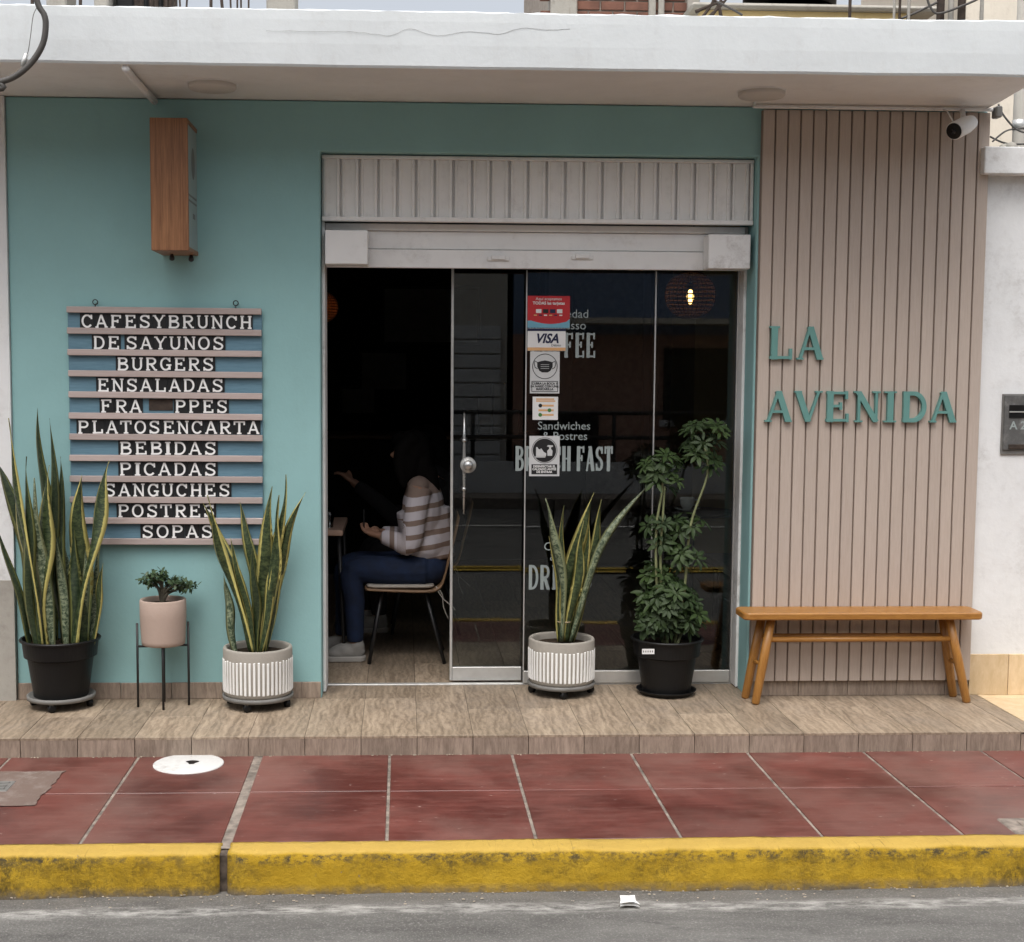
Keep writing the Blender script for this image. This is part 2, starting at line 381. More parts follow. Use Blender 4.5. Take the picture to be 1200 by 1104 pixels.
def sweater_mat():
    t=NT('striped_knit'); g=t.n('NewGeometry'); s=t.n('SeparateXYZ',{0:g.outputs['Position']})
    z=t.math('ADD',s.outputs[2],t.math('MULTIPLY_ADD',t.noise(t.world(),9,3),.02,-.01))
    z=t.math('MULTIPLY_ADD',s.outputs[0],-.12,z)
    fx=t.math('MULTIPLY',t.n('MapRange',{0:s.outputs[0],1:.02,2:-.03,3:0,4:1}).outputs[0],t.n('MapRange',{0:s.outputs[2],1:.80,2:.76,3:0,4:1}).outputs[0])
    c=t.n('Mix',{0:fx,2:z,3:t.math('MULTIPLY',s.outputs[0],1.1)},data_type='FLOAT').outputs[0]
    st=t.math('FRACT',t.math('MULTIPLY',c,1/.078)); b=t.math('GREATER_THAN',st,.38)
    up=t.n('MapRange',{0:s.outputs[2],1:.955,2:.965,3:1,4:0}).outputs[0]; lo=t.n('MapRange',{0:s.outputs[2],1:.585,2:.59,3:0,4:1}).outputs[0]
    b=t.math('MULTIPLY',b,t.math('MULTIPLY',up,lo))
    col=t.mix(b,(.25,.185,.155,1),(.56,.53,.57,1))
    t.bump(t.noise(t.world((1,1,.4)),160,3),.4,.003)
    return t.fin(col,.9,0,.2)
M['sweater']=sweater_mat()
def glass_mat():
    t=NT('window_glass'); t.t.nodes.remove(t.b)
    tr=t.n('BsdfTransparent',{'Color':(.80,.83,.82,1)}); gl=t.n('BsdfGlossy',{'Color':(1,1,1,1),'Roughness':.0})
    fr=t.n('Fresnel',{'IOR':1.5}); mx=t.n('MixShader',{0:fr.outputs[0],1:tr.outputs[0],2:gl.outputs[0]})
    t.t.links.new(mx.outputs[0],t.out.inputs['Surface']); return t.m
M['glass']=glass_mat()
def emit(name,c,s):
    t=NT(name); t.set(t.b.inputs['Emission Color'],c); t.set(t.b.inputs['Emission Strength'],s); return t.fin(c,.5)
M['bulb']=emit('warm_bulb',(1,.58,.18,1),6)
M['bulb_red']=emit('amber_bulb',(1,.35,.12,1),2.5)
def leaf_mat(name,edge,dark,mid,band):
    t=NT(name); u=t.n('Attribute',attribute_name='leaf_u').outputs['Fac']; v=t.n('Attribute',attribute_name='leaf_v').outputs['Fac']
    oi=t.n('ObjectInfo'); rn=oi.outputs['Random']
    vec=t.n('CombineXYZ',{0:t.math('MULTIPLY',u,2.2),1:t.math('MULTIPLY_ADD',v,52,t.math('MULTIPLY',rn,50.0)),2:rn}).outputs[0]
    bn=t.noise(vec,1.3,4,.7,.5); f=t.ramp(bn,.47-.05*band,.60)
    col=t.mix(t.math('MULTIPLY',f,band),dark,mid)
    d=t.math('ABSOLUTE',t.math('SUBTRACT',u,.5)); d=t.math('ADD',d,t.math('MULTIPLY_ADD',t.noise(vec,.8,3),.10,-.05))
    e=t.ramp(d,.295,.345); col=t.mix(e,col,edge)
    t.bump(t.noise(t.n('CombineXYZ',{0:t.math('MULTIPLY',u,18),1:v}).outputs[0],2,3),.15,.003)
    return t.fin(col,.42,0,.45)
M['snake']=leaf_mat('snake_leaf_yellow_edge',(.52,.46,.15,1),(.013,.026,.009,1),(.075,.10,.038,1),.85)
M['snake_pale']=leaf_mat('snake_leaf_banded',(.20,.22,.11,1),(.028,.05,.026,1),(.26,.30,.19,1),.95)
M['snake_dark']=leaf_mat('snake_leaf_dark',(.15,.16,.05,1),(.012,.024,.010,1),(.05,.07,.03,1),.7)
def green(name,a,b,rough=.4,spec=.25):
    t=NT(name); oi=t.n('ObjectInfo'); w=t.world(); n=t.noise(w,24,4)
    col=t.mix(t.math('ADD',t.math('MULTIPLY',oi.outputs['Random'],.55),t.math('MULTIPLY',t.ramp(n,.3,.7),.45)),a,b)
    t.set(t.b.inputs['Subsurface Weight'],0)
    return t.fin(col,rough,0,spec)
M['schef']=green('schefflera_leaf',(.012,.025,.007,1),(.036,.062,.015,1),.55)
M['jade']=green('jade_leaf',(.035,.06,.028,1),(.09,.135,.062,1),.4)
M['stem']=plain('green_stem',(.17,.19,.09,1),.6,.25,30,.2)
M['bark']=plain('grey_bark',(.075,.065,.045,1),.8,.3,30,.5,80)
M['twine']=plain('twine',(.40,.32,.2,1),.9,.2,60,.2)

# ---------------------------------------------------------------- ground, road, kerb, pavement
def sheet(name,x0,x1,y0,y1,z,mat,nx=1,ny=1,amp=0,fr=1.0):
    mb=MB(); vs=[]; 
    for j in range(ny+1):
        for i in range(nx+1):
            x=x0+(x1-x0)*i/nx; y=y0+(y1-y0)*j/ny
            vs.append((x,y,z+(amp*noise.noise(Vector((x*fr,y*fr,0))) if amp else 0)))
    mb.add(vs,[(j*(nx+1)+i,j*(nx+1)+i+1,(j+1)*(nx+1)+i+1,(j+1)*(nx+1)+i) for j in range(ny) for i in range(nx)],True)
    return mb.build(name,mat)
ZS=-.086; ZR=-.236
tag(sheet('ground',-150,150,-150,150,-.34,M['cement']),kind='structure')
tag(sheet('road',-40,40,-11.0,-1.9,ZR,M['asphalt'],160,60,.008,2.2),kind='structure')
def stripe(name,y,w,mat):
    return sheet(name,-40,40,y-w/2,y+w/2,ZR+.014,mat)
M['road_yellow']=paint('road_yellow',(.55,.36,.04,1),(.2,.17,.1,1),.6,False,.8,.3,25)
M['road_white']=paint('road_white',(.7,.69,.66,1),(.2,.19,.17,1),.6,False,.8,.3,25)
for yy in (-5.25,-5.45): tag(stripe('centre_line',yy,.11,M['road_yellow']),kind='structure')
tag(stripe('lane_line',-8.9,.11,M['road_white']),kind='structure')

pav=tag(sheet('pavement',-6,6,-1.92,-.5,ZS-.0045,M['cement']),kind='structure')
jx=[-5.0,-4.42,-3.85,-3.2,-2.62,-2.32,-1.75,-1.18,-.645,-.055,.50,1.045,1.58,2.12,2.67,3.23,3.8,4.4,5]
def tile_top(mb,x0,x1,y0,y1,z0,z1,skew=0):
    mb.box(x0,x1,y0,y1,z0,z1,.004)
for i in range(len(jx)-1):
    a,b=jx[i],jx[i+1]
    ga=.020 if abs(a+.645)<.01 else .0065; gb=.020 if abs(b+.645)<.01 else .0065
    for (y0,y1) in ((-1.868,-1.273),(-1.267,-.738)):
        mb=MB(); mb.box(a+ga,b-gb,y0,y1,ZS-.03,ZS+random.uniform(-.001,.001),.002)
        mb.build('paving_tile',M['red'],pav)
M['joint_dirt']=plain('joint_dirt',(.09,.07,.055,1),.95,.5,30,.6,70)
# kerb in cast lengths
def kerb(x0,x1,name='kerb'):
    prof=[(-1.872,-.30),(-1.872,ZS-.012),(-1.872,ZS+.002),(-1.90,ZS+.004),(-1.955,ZS+.004),(-1.986,ZS+.001),(-1.995,ZS-.010),(-1.998,ZS-.04),(-2.0,ZS-.075),(-2.003,ZS-.11),(-2.006,ZS-.15),(-2.008,-.30)]
    n=int((x1-x0)/.018); vs=[]; fs=[]; m=len(prof)
    for i in range(n+1):
        x=x0+(x1-x0)*i/n; e=min((x-x0),(x1-x))
        for j,(y,z) in enumerate(prof):
            p=Vector((x,y,z)); k=0 if j<2 else 1
            d=noise.fractal(p*6,1.0,2.0,4)*.008*k + noise.fractal(p*28,1.0,2.0,3)*.0042*k
            r=max(0,.025-e)*.8 if j>2 else 0
            vs.append((x, y+d+(r if j>5 else 0), z+(d*.6 if j in(3,4,5,6) else 0)-r*.5))
    for i in range(n):
        for j in range(m-1): fs.append((i*m+j,i*m+j+1,(i+1)*m+j+1,(i+1)*m+j))
    fs.append(list(range(m))); fs.append([n*m+j for j in range(m)][::-1])
    mb=MB(); mb.add(vs,fs,True)
    return tag(fixn(mb.build(name,M['kerb'])),kind='structure')
kerb(-6,-.657); kerb(-.628,6)
mb=MB(); mb.box(-.69,-.60,-1.965,-1.862,-.3,ZS-.010,.004); tag(mb.build('kerb_joint',M['joint_dirt']),kind='structure')

# white round cover, meter plate and grate set in the pavement
M['lid_white']=paint('lid_white',(.62,.62,.60,1),(.25,.2,.18,1),.6,False,.7,.3,25)
def cover():
    t=thing('manhole_cover','round white painted cover in the red pavement near the step','manhole cover',(-.94,-.85,ZS))
    MB().lathe([(.152,-.02),(.154,.002),(.150,.004)],(-.94,-.855,ZS),40).build('lid',M['lid_white'],t)
    m=MB(); m.add([Vector((-.925+.025*math.cos(a)*(1+.4*math.sin(3*a)),-.845+.03*math.sin(a),ZS+.0055)) for a in [k*math.pi/6 for k in range(12)]],[list(range(12))])
    m.build('grip_hole',M['black_plastic'],t)
cover()
t=thing('cement_patch','rough pinkish cement patch around small metal plate in left pavement','cement patch',(-1.72,-1.18,ZS))
pts=[]
for k in range(60):
    a=2*math.pi*k/60; x=max(-1,min(1,1.5*math.cos(a)))*.30; y=max(-1,min(1,1.5*math.sin(a)))*.235
    q=1+.05*noise.noise(Vector((x*25,y*25,1)))+(.05*noise.noise(Vector((x*70,y*70,3))) if x>.25 else 0)
    pts.append((-1.755+x*q+(-.05 if y<0 else .03)*0, -1.195+y*q, ZS+.004))
M['patch']=paint('patch_cement',(.16,.115,.095,1),(.36,.32,.29,1),.8,False,.85,.5,30)
MB().add(pts,[list(range(60))]).build('patch',M['patch'],t)
mb=MB(); mb.box(-1.86,-1.62,-1.245,-1.105,ZS-.01,ZS+.006,.003); pl=mb.build('plate',M['grey_plastic'],t)
for k in range(3): MB().box(-1.84,-1.64,-1.22+k*.04,-1.20+k*.04,ZS+.006,ZS+.009).build('rib',M['grey_plastic'],pl)
t=thing('drain_cover','grey cement drain cover at the right edge of pavement','drain cover',(2.45,-1.78,ZS))
MB().box(2.32,2.9,-1.866,-1.69,ZS-.02,ZS+.005,.006).build('surround',M['cement'],t)
MB().box(2.38,2.84,-1.84,-1.73,ZS+.002,ZS+.009,.003).build('lid',M['cement'],t)
mb=MB(); P=Vector((.80,-2.14,ZR+.012)); pp=[(-.045,-.03),(-.015,-.022),(.02,-.024),(.05,-.034),(.036,-.002),(.04,.028),(.008,.02),(-.03,.032),(-.034,.004)]
mb.add([P+Vector((x*.75,y*1.2,.010+.012*abs(noise.noise(Vector((x*60,y*60,0)))))) for x,y in pp]+[P+Vector((0,0,.004))],[(i,(i+1)%9,9) for i in range(9)])
mb.add([P+Vector((x*.72,y*1.1,.001)) for x,y in pp],[list(range(9))[::-1]])
tag(mb.build('paper_scrap',M['paper'],None,P),'torn white paper scrap lying on the asphalt by the kerb','paper scrap')
M['debris']=plain('dry_litter',(.42,.36,.28,1),.9,.3,40,0)
mb=MB()
for k in range(420):
    x=random.uniform(-2.4,2.8); y=random.choice((random.uniform(-2.12,-2.015),random.uniform(-2.03,-2.01),random.uniform(-.755,-.745))); z=ZR+.008 if y<-2 else ZS+.002
    r=random.uniform(.001,.0035); mb.ball((x,y,z+r*.3),r,5,3,(r*random.uniform(.8,2.4),r,r*.6))
tag(mb.build('grit',M['debris']),'scattered grit and dry litter along kerb and step','grit',None,'stuff')

# ---------------------------------------------------------------- porch step with wood-look tiles
porch=tag(MB().box(-6,6,-.722,.40,-.3,-.0025).build('porch',M['grout']),kind='structure')
PW=.2535; x=-6+(.069+6)%PW-PW
def plank_mesh(w,l,ch=.0008):
    return MB().box(-w/2,w/2,-l/2,l/2,-.0112,0,ch).mesh('plank')
pm={}
k=0
while x<6:
    cuts=[-.733,random.choice((-.62,-.5,-.36,-.24,-.13,-.02)),.262]
    if random.random()<.35: cuts=[-.733,.262]
    for a,b in zip(cuts,cuts[1:]):
        l=round(b-a-.002,3)
        if l not in pm: pm[l]=plank_mesh(PW-.002,l)
        xc=x+PW/2
        if x>2.94: continue
        if x+PW>2.957:
            MB().box(x+.0015,2.956,a+.0015,b-.0015,-.011,0,.0016).build('plank',M['plank'],porch); continue
        o=inst('plank',pm[l],porch,(xc,(a+b)/2,0))
        if not o.data.materials: o.data.materials.append(M['plank'])
    MB().box(x+.0015,x+PW-.0015,-.7315,-.7215,ZS-.004,-.0025,.0008).build('riser_tile',M['riser'],porch)
    k+=1; x+=PW
XCR=2.959
# cream tiles in front of the right neighbour
for i in range(3):
    for j in range(3):
        mb=MB(); mb.box(XCR+i*.36,XCR+(i+1)*.36-.004,-.732+j*.33,-.732+(j+1)*.33-.004,-.011,.0005,.0015); mb.build('floor_tile',M['cream_tile'],porch)
# interior floor
ifl=tag(MB().box(-2.3,3.2,.401,7.0,-.3,-.0025).build('cafe_floor',M['grout']),kind='structure')
x=-2.3+(.069+2.3)%PW
while x<3.0:
    y=.265-random.uniform(0,.5)
    while y<4.2:
        a=max(y,.300); b=min(y+.9,4.2); y+=.9
        if b-a<.05: continue
        l=round(b-a-.003,2)
        if l not in pm: pm[l]=plank_mesh(PW-.003,l); pm[l].materials.append(M['plank'])
        inst('plank',pm[l],ifl,(x+PW/2,(a+b)/2,0))
    x+=PW
MB().box(-.402,1.79,.2635,.299,-.011,.006,.002).build('sill_strip',M['alu'],ifl)

# ---------------------------------------------------------------- the café building
caf=thing('cafe_building','low teal fronted cafe with white overhanging slab','building',(0,.2,0))
XL,XR=-1.915,2.9085; OX0,OX1,OZ=-.404,1.758,2.712; ZC=2.956
def wall_front():
    poly=[(XL,-.02),(OX0,-.02),(OX0,OZ),(OX1,OZ),(OX1,-.02),(XR,-.02),(XR,ZC-.003),(XL,ZC-.003)]
    mb=MB(); mb.prism(poly,0,.345); o=fixn(mb.build('wall',M['teal'],caf))
    bv=o.modifiers.new('edge','BEVEL'); bv.width=.008; bv.segments=2; bv.limit_method='ANGLE'
    return o
wall=wall_front()
# overhanging slab with an uneven top edge
def slab():
    n=260; x0=-6.0; vs=[]; fs=[]
    def xe(y): return 2.885+ (.11*y if y<0 else 0)+.018
    prof=[(7.0,ZC),(.3,ZC),(-.2,ZC),(-.70,ZC),(-.722,ZC+.002),(-.728,ZC+.012),(-.73,ZC+.1),(-.729,ZC+.2),(-.727,3.196),(-.716,3.203),(-.3,3.205),(7.0,3.205)]
    m=len(prof)
    for i in range(n+1):
        for j,(y,z) in enumerate(prof):
            x=x0+(xe(y)-x0)*i/n; yy=y-.012*(x+2)/4.5 if y<-.5 else y
            dz=0
            if j in (8,9): dz=.005*noise.noise(Vector((x*9,j,0)))+.004*noise.noise(Vector((x*34,j*3,0)))+.004*noise.noise(Vector((x*2,4,0)))
            if j in (3,4,5): dz=.0035*noise.noise(Vector((x*2.2,9,0)))
            if j in (6,7): yy+=.0012*noise.noise(Vector((x*4,z*6,2)))
            vs.append((x,yy,z+dz))
    for i in range(n):
        for j in range(m-1): fs.append((i*m+j,(i+1)*m+j,(i+1)*m+j+1,i*m+j+1))
    fs.append(list(range(m))); fs.append([n*m+j for j in range(m)][::-1])
    mb=MB(); mb.add(vs,fs,False); o=fixn(mb.build('canopy_slab',M['white'],caf))
    o.data.materials.append(M['soffit'])
    for p in o.data.polygons:
        if p.normal.z<-.7: p.material_index=1
    return o
sb=slab()
ck=smooth_pts([at(u,v,-.7372) for u,v in ((312,36),(360,37),(405,37),(440,40),(458,42),(480,34),(512,42),(550,37),(585,40),(612,33),(640,35),(668,34))],5)
mb=MB(); mb.tube([(p.x,p.y,p.z+.003*noise.noise(p*40)) for p in ck],.0005,4); mb.build('crack',M['grey_plastic'],sb)
# skirting tiles along the teal wall
def skirting(x0,x1,w,z1,y,mat,parent,name='skirting_tile'):
    x=x0
    while x<x1-.01:
        b=min(x+w,x1); MB().box(x+.001,b-.001,y-.010,y-.0005,.001,z1+random.uniform(-.001,.001),.0015).build(name,mat,parent); x=b
skirting(XL+.002,OX0-.004,.2535,.083,0,M['riser'],caf)
# interior shell
sh=MB()
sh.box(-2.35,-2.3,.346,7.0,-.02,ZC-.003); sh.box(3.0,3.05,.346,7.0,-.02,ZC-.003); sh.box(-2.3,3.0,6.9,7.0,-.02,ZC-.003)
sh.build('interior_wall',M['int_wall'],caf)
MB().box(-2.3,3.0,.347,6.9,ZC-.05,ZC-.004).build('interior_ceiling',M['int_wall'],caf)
MB().box(-2.3,3.0,.347,.357,-.01,.02).build('threshold',M['int_dark'],caf) if False else None
# white painted metal jambs and rusty foot
for (x0,x1) in ((OX0+.0005,OX0+.016),):
    MB().box(x0,x1,.10,.30,.006,2.385,.003).build('jamb',M['cover'],caf)
MB().box(OX1-.016,OX1-.0005,.165,.26,.006,2.385,.003).build('jamb',M['cover'],caf)
MB().box(OX1-.022,OX1-.0005,.2615,.30,.006,2.385,.002).build('jamb',M['alu'],caf)

# slat cladding
cl=thing('slat_cladding','taupe cladding of vertical boards on the right of the doors','wall cladding',(2.33,-.03,.08))
MB().box(1.768,2.9055,-.030,-.001,.084,2.9325).build('backing',M['slat_gap'],cl)
sw=(2.9075-1.766)/18
slm=MB().box(-sw/2+.0038,sw/2-.0038,-.006,.006,0,2.851,.002).mesh('slat'); slm.materials.append(M['slat'])
for i in range(18): inst('slat',slm,cl,(1.766+sw*(i+.5),-.0355+random.uniform(-.0008,.0008),.083))
skirting(1.772,2.905,.2535,.079,-.005,M['riser'],caf)

# ---------------------------------------------------------------- transom of ribbed metal
tr=thing('transom_panel','pale ribbed metal panel above the roller shutter','metal panel',(.68,.13,2.39))
TX0,TX1=OX0+.004,OX1-.003
MB().box(TX0,TX1,.135,.15,2.40,2.70).build('sheet',M['corr'],tr)
fr=MB(); fr.box(TX0,TX1,.108,.134,2.688,2.706,.003); fr.build('frame',M['corr'],tr)
fr=MB(); fr.box(TX0,TX1,.098,.134,2.383,2.405,.003); fr.build('frame',M['corr'],tr)
fr=MB(); fr.box(TX1-.016,TX1,.109,.1345,2.4055,2.6875,.003); fr.build('frame',M['corr'],tr)
npn=23; pw=(TX1-.016-TX0-.004)/npn
pb=MB()
def ribprof(w):
    a=-w/2+.004; b=w/2-.006
    return [(a,.134),(a+.001,.119),(a+.010,.117),(a+.014,.123),(b-.020,.123),(b-.016,.114),(b-.004,.114),(b,.134)]
pr=ribprof(pw); vs=[]; 
for z in (2.406,2.687): vs+=[(x,y,z) for x,y in pr]
n8=len(pr); pb.add(vs,[(i,i+1,n8+i+1,n8+i) for i in range(n8-1)]+[list(range(n8))[::-1],list(range(n8,2*n8))])
pmm=pb.mesh('rib_panel'); pmm.materials.append(M['corr'])
for i in range(npn): inst('rib_panel',pmm,tr,(TX0+.004+pw*(i+.5),0,0))

tr.location.y-=.045
# ---------------------------------------------------------------- roller shutter, raised
rs=thing('roller_shutter','raised white roller shutter bar across the doorway','roller shutter',(.68,.17,2.16))
MB().box(OX0+.018,OX1-.024,.16,.20,2.346,2.381,.003).build('header',M['shutter'],rs)
MB().box(OX0+.018,OX1-.024,.175,.195,2.256,2.344,.003).build('slat',M['shutter'],rs)
MB().box(OX0+.018,OX1-.024,.165,.19,2.162,2.2535,.003).build('bottom_bar',M['shutter'],rs)
for x,z,in ((.481,2.214),(.905,2.224)):
    l=MB(); l.box(x-.055,x+.055,.156,.1645,z-.014,z+.006,.002); lo=l.build('latch',M['cover'],rs)
    MB().box(x-.035,x+.035,.146,.157,z-.008,z+.012,.002).build('bolt',M['shutter'],lo)
MB().box(-.382,-.172,.045,.16,2.168,2.334,.004).build('end_cover',M['cover'],rs)
MB().box(1.522,OX1-.024,.045,.159,2.162,2.332,.004).build('end_cover',M['cover'],rs)

rs.location.y-=.03
# ---------------------------------------------------------------- glass doors
def door(name,label,x0,x1,y,rail0,rail1,top,group=None,stile=None):
    t=thing(name,label,'glass door' if stile else 'glass panel',((x0+x1)/2,y,rail0),group)
    MB().box(x0,x1,y-.004,y+.004,rail1-.01,top).build('glass_pane',M['glass'],t)
    MB().box(x0,x1,y-.016,y+.016,rail0,rail1,.003).build('bottom_rail',M['alu'],t)
    return t
sd=door('sliding_door','slid aside glass door with round lock and tapered bar handle',.266,.634,.335,.009,.083,2.20,None,True)
MB().box(.252,.266,.328,.342,.009,2.20,.002).build('edge_strip',M['alu'],sd)
hd=MB(); hd.tube([(.322,.305,.90),(.322,.305,1.03),(.322,.305,1.165),(.322,.305,1.286),(.322,.305,1.43)],[.0055,.008,.011,.008,.0045],10); h=hd.build('handle',M['steel'],sd)
for z in (1.286,1.031):
    c=MB(); c.tube([(.322,.30,z),(.322,.332,z)],.019,20); c.build('standoff',M['black_metal'],h)
    c=MB(); c.tube([(.322,.293,z),(.322,.2995,z)],.011,16); c.build('standoff_cap',M['steel'],h)
c=MB(); c.tube([(.343,.284,1.157),(.343,.330,1.157)],.041,28); lk=c.build('lock',M['alu'],sd)
c=MB(); c.tube([(.343,.278,1.157),(.343,.2835,1.157)],.027,24); c.build('cylinder',M['steel'],lk)
g1=door('fixed_glass_panel','fixed glass panel carrying the stickers and white lettering',.637,1.306,.275,.007,.074,2.20)
g2=door('fixed_glass_panel','fixed glass panel behind the leafy black pot plant',1.312,OX1-.024,.275,.007,.074,2.20)
MB().box(.6355,.6415,.267,.2705,.075,2.165).build('edge_strip',M['alu'],g1)
MB().box(1.3055,1.3125,.267,.2705,.075,2.165).build('edge_strip',M['alu'],g1)

# ---------------------------------------------------------------- lettering
def glyph(ch):
    A=lambda cx,cy,rx,ry,a0,a1,n=18:[(cx+rx*math.cos(R_(a0+(a1-a0)*i/n)),cy+ry*math.sin(R_(a0+(a1-a0)*i/n))) for i in range(n+1)]
    T,N,E='T','N','N'; s=[]; f=[]; w=.95; i_=.06
    top=1-i_; bot=i_
    def stem(x,a=0,b=1,k='T'): s.append(([(x,a),(x,b)],k))
    if ch=='A': s=[([(.47,1),(.12,0)],'N'),([(.47,1),(.84,0)],'T'),([(.24,.33),(.70,.33)],'N')]; f=[(.12,0,.12),(.84,0,.12)]
    elif ch=='B':
        stem(.2); s+=[([(.08,top),(.5,top)]+A(.5,.755,.27,top-.755,90,-90)+[(.2,.55)],'M'),([(.3,.5)]+[(.5,.5)]+A(.52,.285,.32,.285-bot,90,-90)+[(.08,bot)],'M')]
    elif ch=='C': s=[(A(.5,.5,.36,.5-i_,38,322,30),'M'),([(.84,.64),(.84,.98)],'N')]
    elif ch=='D': stem(.2); s+=[([(.08,top),(.42,top)]+A(.42,.5,.42,.5-bot,90,-90,26)+[(.08,bot)],'M')]
    elif ch in 'EF':
        stem(.22); s+=[([(.08,top),(.82,top)],'N'),([(.22,.52),(.6,.52)],'N'),([(.80,.74),(.80,1)],'N'),([(.6,.4),(.6,.64)],'N')]
        if ch=='E': s+=[([(.08,bot),(.86,bot)],'N'),([(.84,0),(.84,.28)],'N')]
        else: f=[(.24,0,.18)]
    elif ch=='G': s=[(A(.5,.5,.36,.5-i_,40,325,30),'M'),([(.82,.66),(.82,.98)],'N'),([(.80,.06),(.80,.42)],'T'),([(.55,.42),(.95,.42)],'N')]
    elif ch=='H': stem(.2); stem(.8); s+=[([(.2,.5),(.8,.5)],'N')]; f=[(.2,0,.15),(.8,0,.15),(.2,1,.15),(.8,1,.15)]
    elif ch=='I': stem(.25); f=[(.25,0,.2),(.25,1,.2)]; w=.5
    elif ch=='K': stem(.2); s+=[([(.82,1),(.25,.42)],'N'),([(.42,.56),(.84,0)],'T')]; f=[(.2,0,.15),(.2,1,.15),(.82,1,.13),(.84,0,.13)]
    elif ch=='L': stem(.24); s+=[([(.08,bot),(.84,bot)],'N'),([(.83,0),(.83,.33)],'N')]; f=[(.24,1,.18)]
    elif ch=='N': stem(.2,0,1,'N'); stem(.82,0,1,'N'); s+=[([(.17,1),(.82,0)],'T')]; f=[(.2,0,.14),(.13,1,.12),(.82,1,.14)]
    elif ch=='O': s=[(A(.48,.5,.38,.5-i_,0,360,36),'M')]
    elif ch in 'PR':
        stem(.2); s+=[([(.08,top),(.5,top)]+A(.5,.715,.3,top-.715,90,-90)+[(.2,.49)],'M')]
        f=[(.22,0,.16)]
        if ch=='R': s+=[([(.45,.49),(.80,0)],'T')]; f+=[(.84,0,.10)]
    elif ch=='S':
        p=A(.48,.735,.29,.265-i_,25,270,18)+A(.48,.27,.31,.27-i_,90,-155,18)[1:]
        s=[(p,'M'),([(.79,.70),(.79,.98)],'N'),([(.16,.02),(.16,.30)],'N')]
    elif ch=='T': stem(.47); s+=[([(.06,top),(.88,top)],'N'),([(.08,.70),(.08,1)],'N'),([(.86,.70),(.86,1)],'N')]; f=[(.47,0,.18)]
    elif ch=='U': s=[([(.2,1),(.2,.36)]+A(.5,.36,.3,.36-bot,180,360)+[(.8,1)],'M')]; f=[(.2,1,.15),(.8,1,.15)]
    elif ch=='V': s=[([(.12,1),(.5,0)],'T'),([(.5,0),(.86,1)],'N')]; f=[(.12,1,.13),(.86,1,.13)]
    elif ch=='Y': s=[([(.12,1),(.47,.45)],'T'),([(.84,1),(.47,.45)],'N'),([(.47,.5),(.47,0)],'T')]; f=[(.12,1,.13),(.84,1,.13),(.47,0,.17)]
    return s,f,w
def letter_mesh(ch,w,h,depth,T,N,SF,bold=1.0):      # local: x 0..w, z 0..h, front at y=-depth
    s,f,wd=glyph(ch); sx=w/(wd if wd>.6 else .95*.62); wt={'T':T,'N':N,'M':(T+N)/2}
    if wd<.6: sx=w/.5
    mb=MB(); k=0
    def ribbon(pts,th):
        nonlocal k
        P=[Vector((x*sx,z*h)) for x,z in pts]; L=[];Rr=[]
        for i,p in enumerate(P):
            a=P[max(i-1,0)]; b=P[min(i+1,len(P)-1)]
            if len(P)>3 and (P[0]-P[-1]).length<1e-6:
                a=P[i-1] if i>0 else P[-2]; b=P[i+1] if i<len(P)-1 else P[1]
            t=(b-a).normalized(); nn=Vector((-t.y,t.x)); L.append(p+nn*th*h/2); Rr.append(p-nn*th*h/2)
        y=-depth-k*.00012; k+=1; m=len(P); vs=[]
        for yy in (y,0): vs+=[(max(-.02,p.x),yy,min(max(p.y,0),h)) for p in L]+[(p.x,yy,min(max(p.y,0),h)) for p in Rr]
        fs=[]
        for i in range(m-1):
            fs.append((i,m+i,m+i+1,i+1)); fs.append((2*m+i,2*m+i+1,3*m+i+1,3*m+i))
            fs.append((i,i+1,2*m+i+1,2*m+i)); fs.append((m+i,3*m+i,3*m+i+1,m+i+1))
        fs.append((0,2*m,3*m,m)); fs.append((m-1,2*m-1,4*m-1,3*m-1)); mb.add(vs,fs)
    for pts,c in s: ribbon(pts,wt[c]*bold)
    for x,z,hw in f:
        zz=SF/2 if z==0 else 1-SF/2; ribbon([(x-hw,zz),(x+hw,zz)],SF)
    return mb
LM={}
def word(txt,x0,x1,z0,h,y,mat,parent,depth=.003,T=.16,N=.11,SF=.10,gap=.12,name='letter'):
    ws=[.55 if c=='I' else (.45 if c==' ' else .95) for c in txt]; tot=sum(ws)+gap*(len(txt)-1); k=(x1-x0)/tot; x=x0
    for c,w in zip(txt,ws):
        if c!=' ':
            o=letter_mesh(c,w*k,h,depth,T,N,SF); me=o.mesh('letter'); me.materials.append(mat)
            fixn(inst(name,me,parent,(x,y,z0)))
        x+=(w+gap)*k
def text(txt,size,x,y,z,mat,parent,name='lettering',align='LEFT',offset=0,shear=0,width=1.0,extr=.0002):
    cu=bpy.data.curves.new('t','FONT'); cu.body=txt; cu.size=size; cu.align_x=align; cu.offset=offset; cu.shear=shear; cu.extrude=extr; cu.resolution_u=3
    to=bpy.data.objects.new('t',cu); COL.objects.link(to)
    me=bpy.data.meshes.new_from_object(to.evaluated_get(bpy.context.evaluated_depsgraph_get())); bpy.data.objects.remove(to)
    me.name=name; me.materials.clear(); me.materials.append(mat)
    o=inst(name,me,parent,(x,y,z),(R_(90),0,0),(width,1,1)); return o

# wall sign LA / AVENIDA
sg=thing('wall_sign','teal raised letters reading LA AVENIDA on the taupe boards','sign',(2.3,-.06,1.40))
YS=-.0415
word('LA',1.812,2.092,1.712,.165,YS,M['sign_teal'],sg,.022,.19,.085,.055,.10)
word('AVENIDA',1.806,2.776,1.402,.155,YS,M['sign_teal'],sg,.022,.20,.085,.055,.10)

